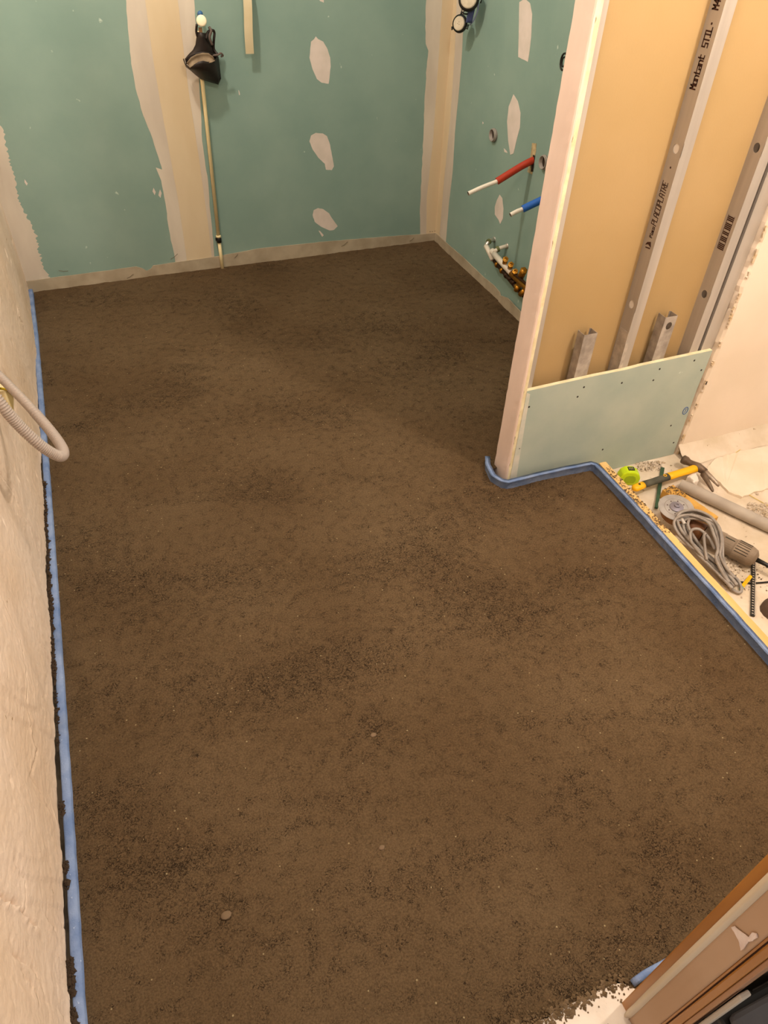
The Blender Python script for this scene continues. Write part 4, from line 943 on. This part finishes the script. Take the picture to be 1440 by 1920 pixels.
# masonry drill bit / toothed rod
r0, r1 = fl(1414, 1052, .010), fl(1412, 1153, .010)
rd = thing('steel_rod', 'black rod with a row of bright steel notches lying across the floor', 'rod', tuple(r1))
dd = (r1-r0); dn = dd.normalized(); sn = dn.cross(Vector((0, 0, 1))).normalized()
MB().prism([r0-sn*.0065, r0+sn*.0065, r1+sn*.0065, r1-sn*.0065], (0, 0, -.007)).build('bar', BLACKP, rd, bevel=.001)
MB().prism([r0-sn*.0052+Vector((0, 0, .0002)), r0-sn*.0035+Vector((0, 0, .0002)), r1-sn*.0035+Vector((0, 0, .0002)), r1-sn*.0052+Vector((0, 0, .0002))], (0, 0, .0008)).build('edge_line', STEEL, rd)
nt = 22
for k in range(nt):
    p = r0.lerp(r1, (k+.5)/nt)+sn*.0015
    MB().prism([p-sn*.0025-dn*.0017, p+sn*.0025-dn*.0017, p+sn*.0025+dn*.0017, p-sn*.0025+dn*.0017], (0, 0, .0012)).build('notch', STEEL, rd)
# small yellow marker/cutter
k0, k1 = fl(1391, 1101, .010), fl(1407, 1081, .012)
yk = thing('utility_knife', 'small yellow plastic tool with a teal tip beside the coiled cord', 'knife', tuple(k0))
MB().tube([k0, k1], [.0062, .0062], 6).build('body', YEL, yk)
MB().tube([k0+(k0-k1).normalized()*.010, k0], [.005, .0060], 6).build('teal_tip', mat('teal_tip', '5f9a92', .5), yk)
# dark thing at right edge
q = fl(1446, 1150, 0)
rows = []
for i in range(8):
    th = PI*.5*i/7; rows.append([Vector((q.x+.012, q.y, q.z)) + Vector((.042*math.cos(th)*math.cos(2*PI*k/14), .042*math.cos(th)*math.sin(2*PI*k/14), .055*math.sin(th))) for k in range(15)])
tag(MB().grid(rows).build('rubber_mallet', mat('mallet', '4a3a30', .8, c2='5c4a3c', nscale=20)), 'dark brown rounded lump at the right edge beside the notched rod', 'mallet')
# yellow string
yw = MB().tube(smooth_path([fl(1470, 770, .03), fl(1438, 797, .012), fl(1415, 823, .006), fl(1385, 845, .004), fl(1366, 860, .003), (fl(1357, 882, .003)), fl(1372, 905, .003), fl(1400, 925, .003), fl(1440, 948, .003)], 8), .0011, 6).build('string', YWIRE, smooth=True)
tag(yw, 'thin yellow string trailing over the pale dusty floor', 'string')
tag(MB().tube([fl(1446, 788, .02), fl(1438, 797, .018), fl(1446, 806, .02)], [.004, .010, .006], 10).build('bobbin', BLACKP, smooth=True), 'small dark object at the end of the yellow string', 'bobbin')
# screw at the right
s0 = fl(1435, 868, .003); tag(MB().tube([s0, s0+Vector((.012, .004, .0)), s0+Vector((.03, .012, 0))], [.0035, .0016, .0012], 8).build('screw', mat('dark_screw', '3a2416', .5)), 'loose dark screw on the pale floor near the right edge', 'screw')
# broken plaster slab with rubble
sb = [fl(1318, 888), fl(1345, 905), fl(1365, 925), (fl(1390, 935)), fl(1412, 925), fl(1440, 918), fl(1500, 905), fl(1500, 830), fl(1400, 845), fl(1340, 862)]
tag(MB().prism(jag([Vector((p.x, p.y, FZ-.004)) for p in sb], .012, .003), (0, 0, .012)).build('plaster_slab', mat('slab', 'd9c8b0', .95, c2='e2d3bf', nscale=8, bump=.6, bscale=40)), 'thin broken sheet of cream plaster on the floor beside the hammer', 'slab')
RUB = mat('rubble', 'a8957a', .95, c2='cdbfae', nscale=50, spec=.1)
def pl_rub():
    r = random.random()
    if r < .5: p = fl(random.uniform(1400, 1440), random.uniform(945, 985))
    elif r < .7: p = fl(random.uniform(1190, 1245), random.uniform(866, 886))
    elif r < .8: p = fl(random.uniform(1340, 1400), random.uniform(1040, 1075))
    else: p = Vector((random.uniform(1.47, 2.4), random.uniform(.6, 1.5), FZ))
    return (p.x, p.y, FZ+.003)
o = clods('rubble', 900, pl_rub, .0015, .008, RUB, flat=.7); o['label'] = 'pale crumbs of plaster rubble on the dusty floor'; o['category'] = 'rubble'
def pl_rub2():
    r = random.random()
    p = fl(random.uniform(1195, 1240), random.uniform(866, 884)) if r < .6 else fl(random.uniform(1348, 1438), random.uniform(1046, 1110))
    return (p.x, p.y, FZ+.003)
o = clods('dark_crumbs', 380, pl_rub2, .0012, .0040, CRUMB); o['label'] = 'dark crumbs at the foot of the green lower board and beside the rod'; o['category'] = 'crumbs'
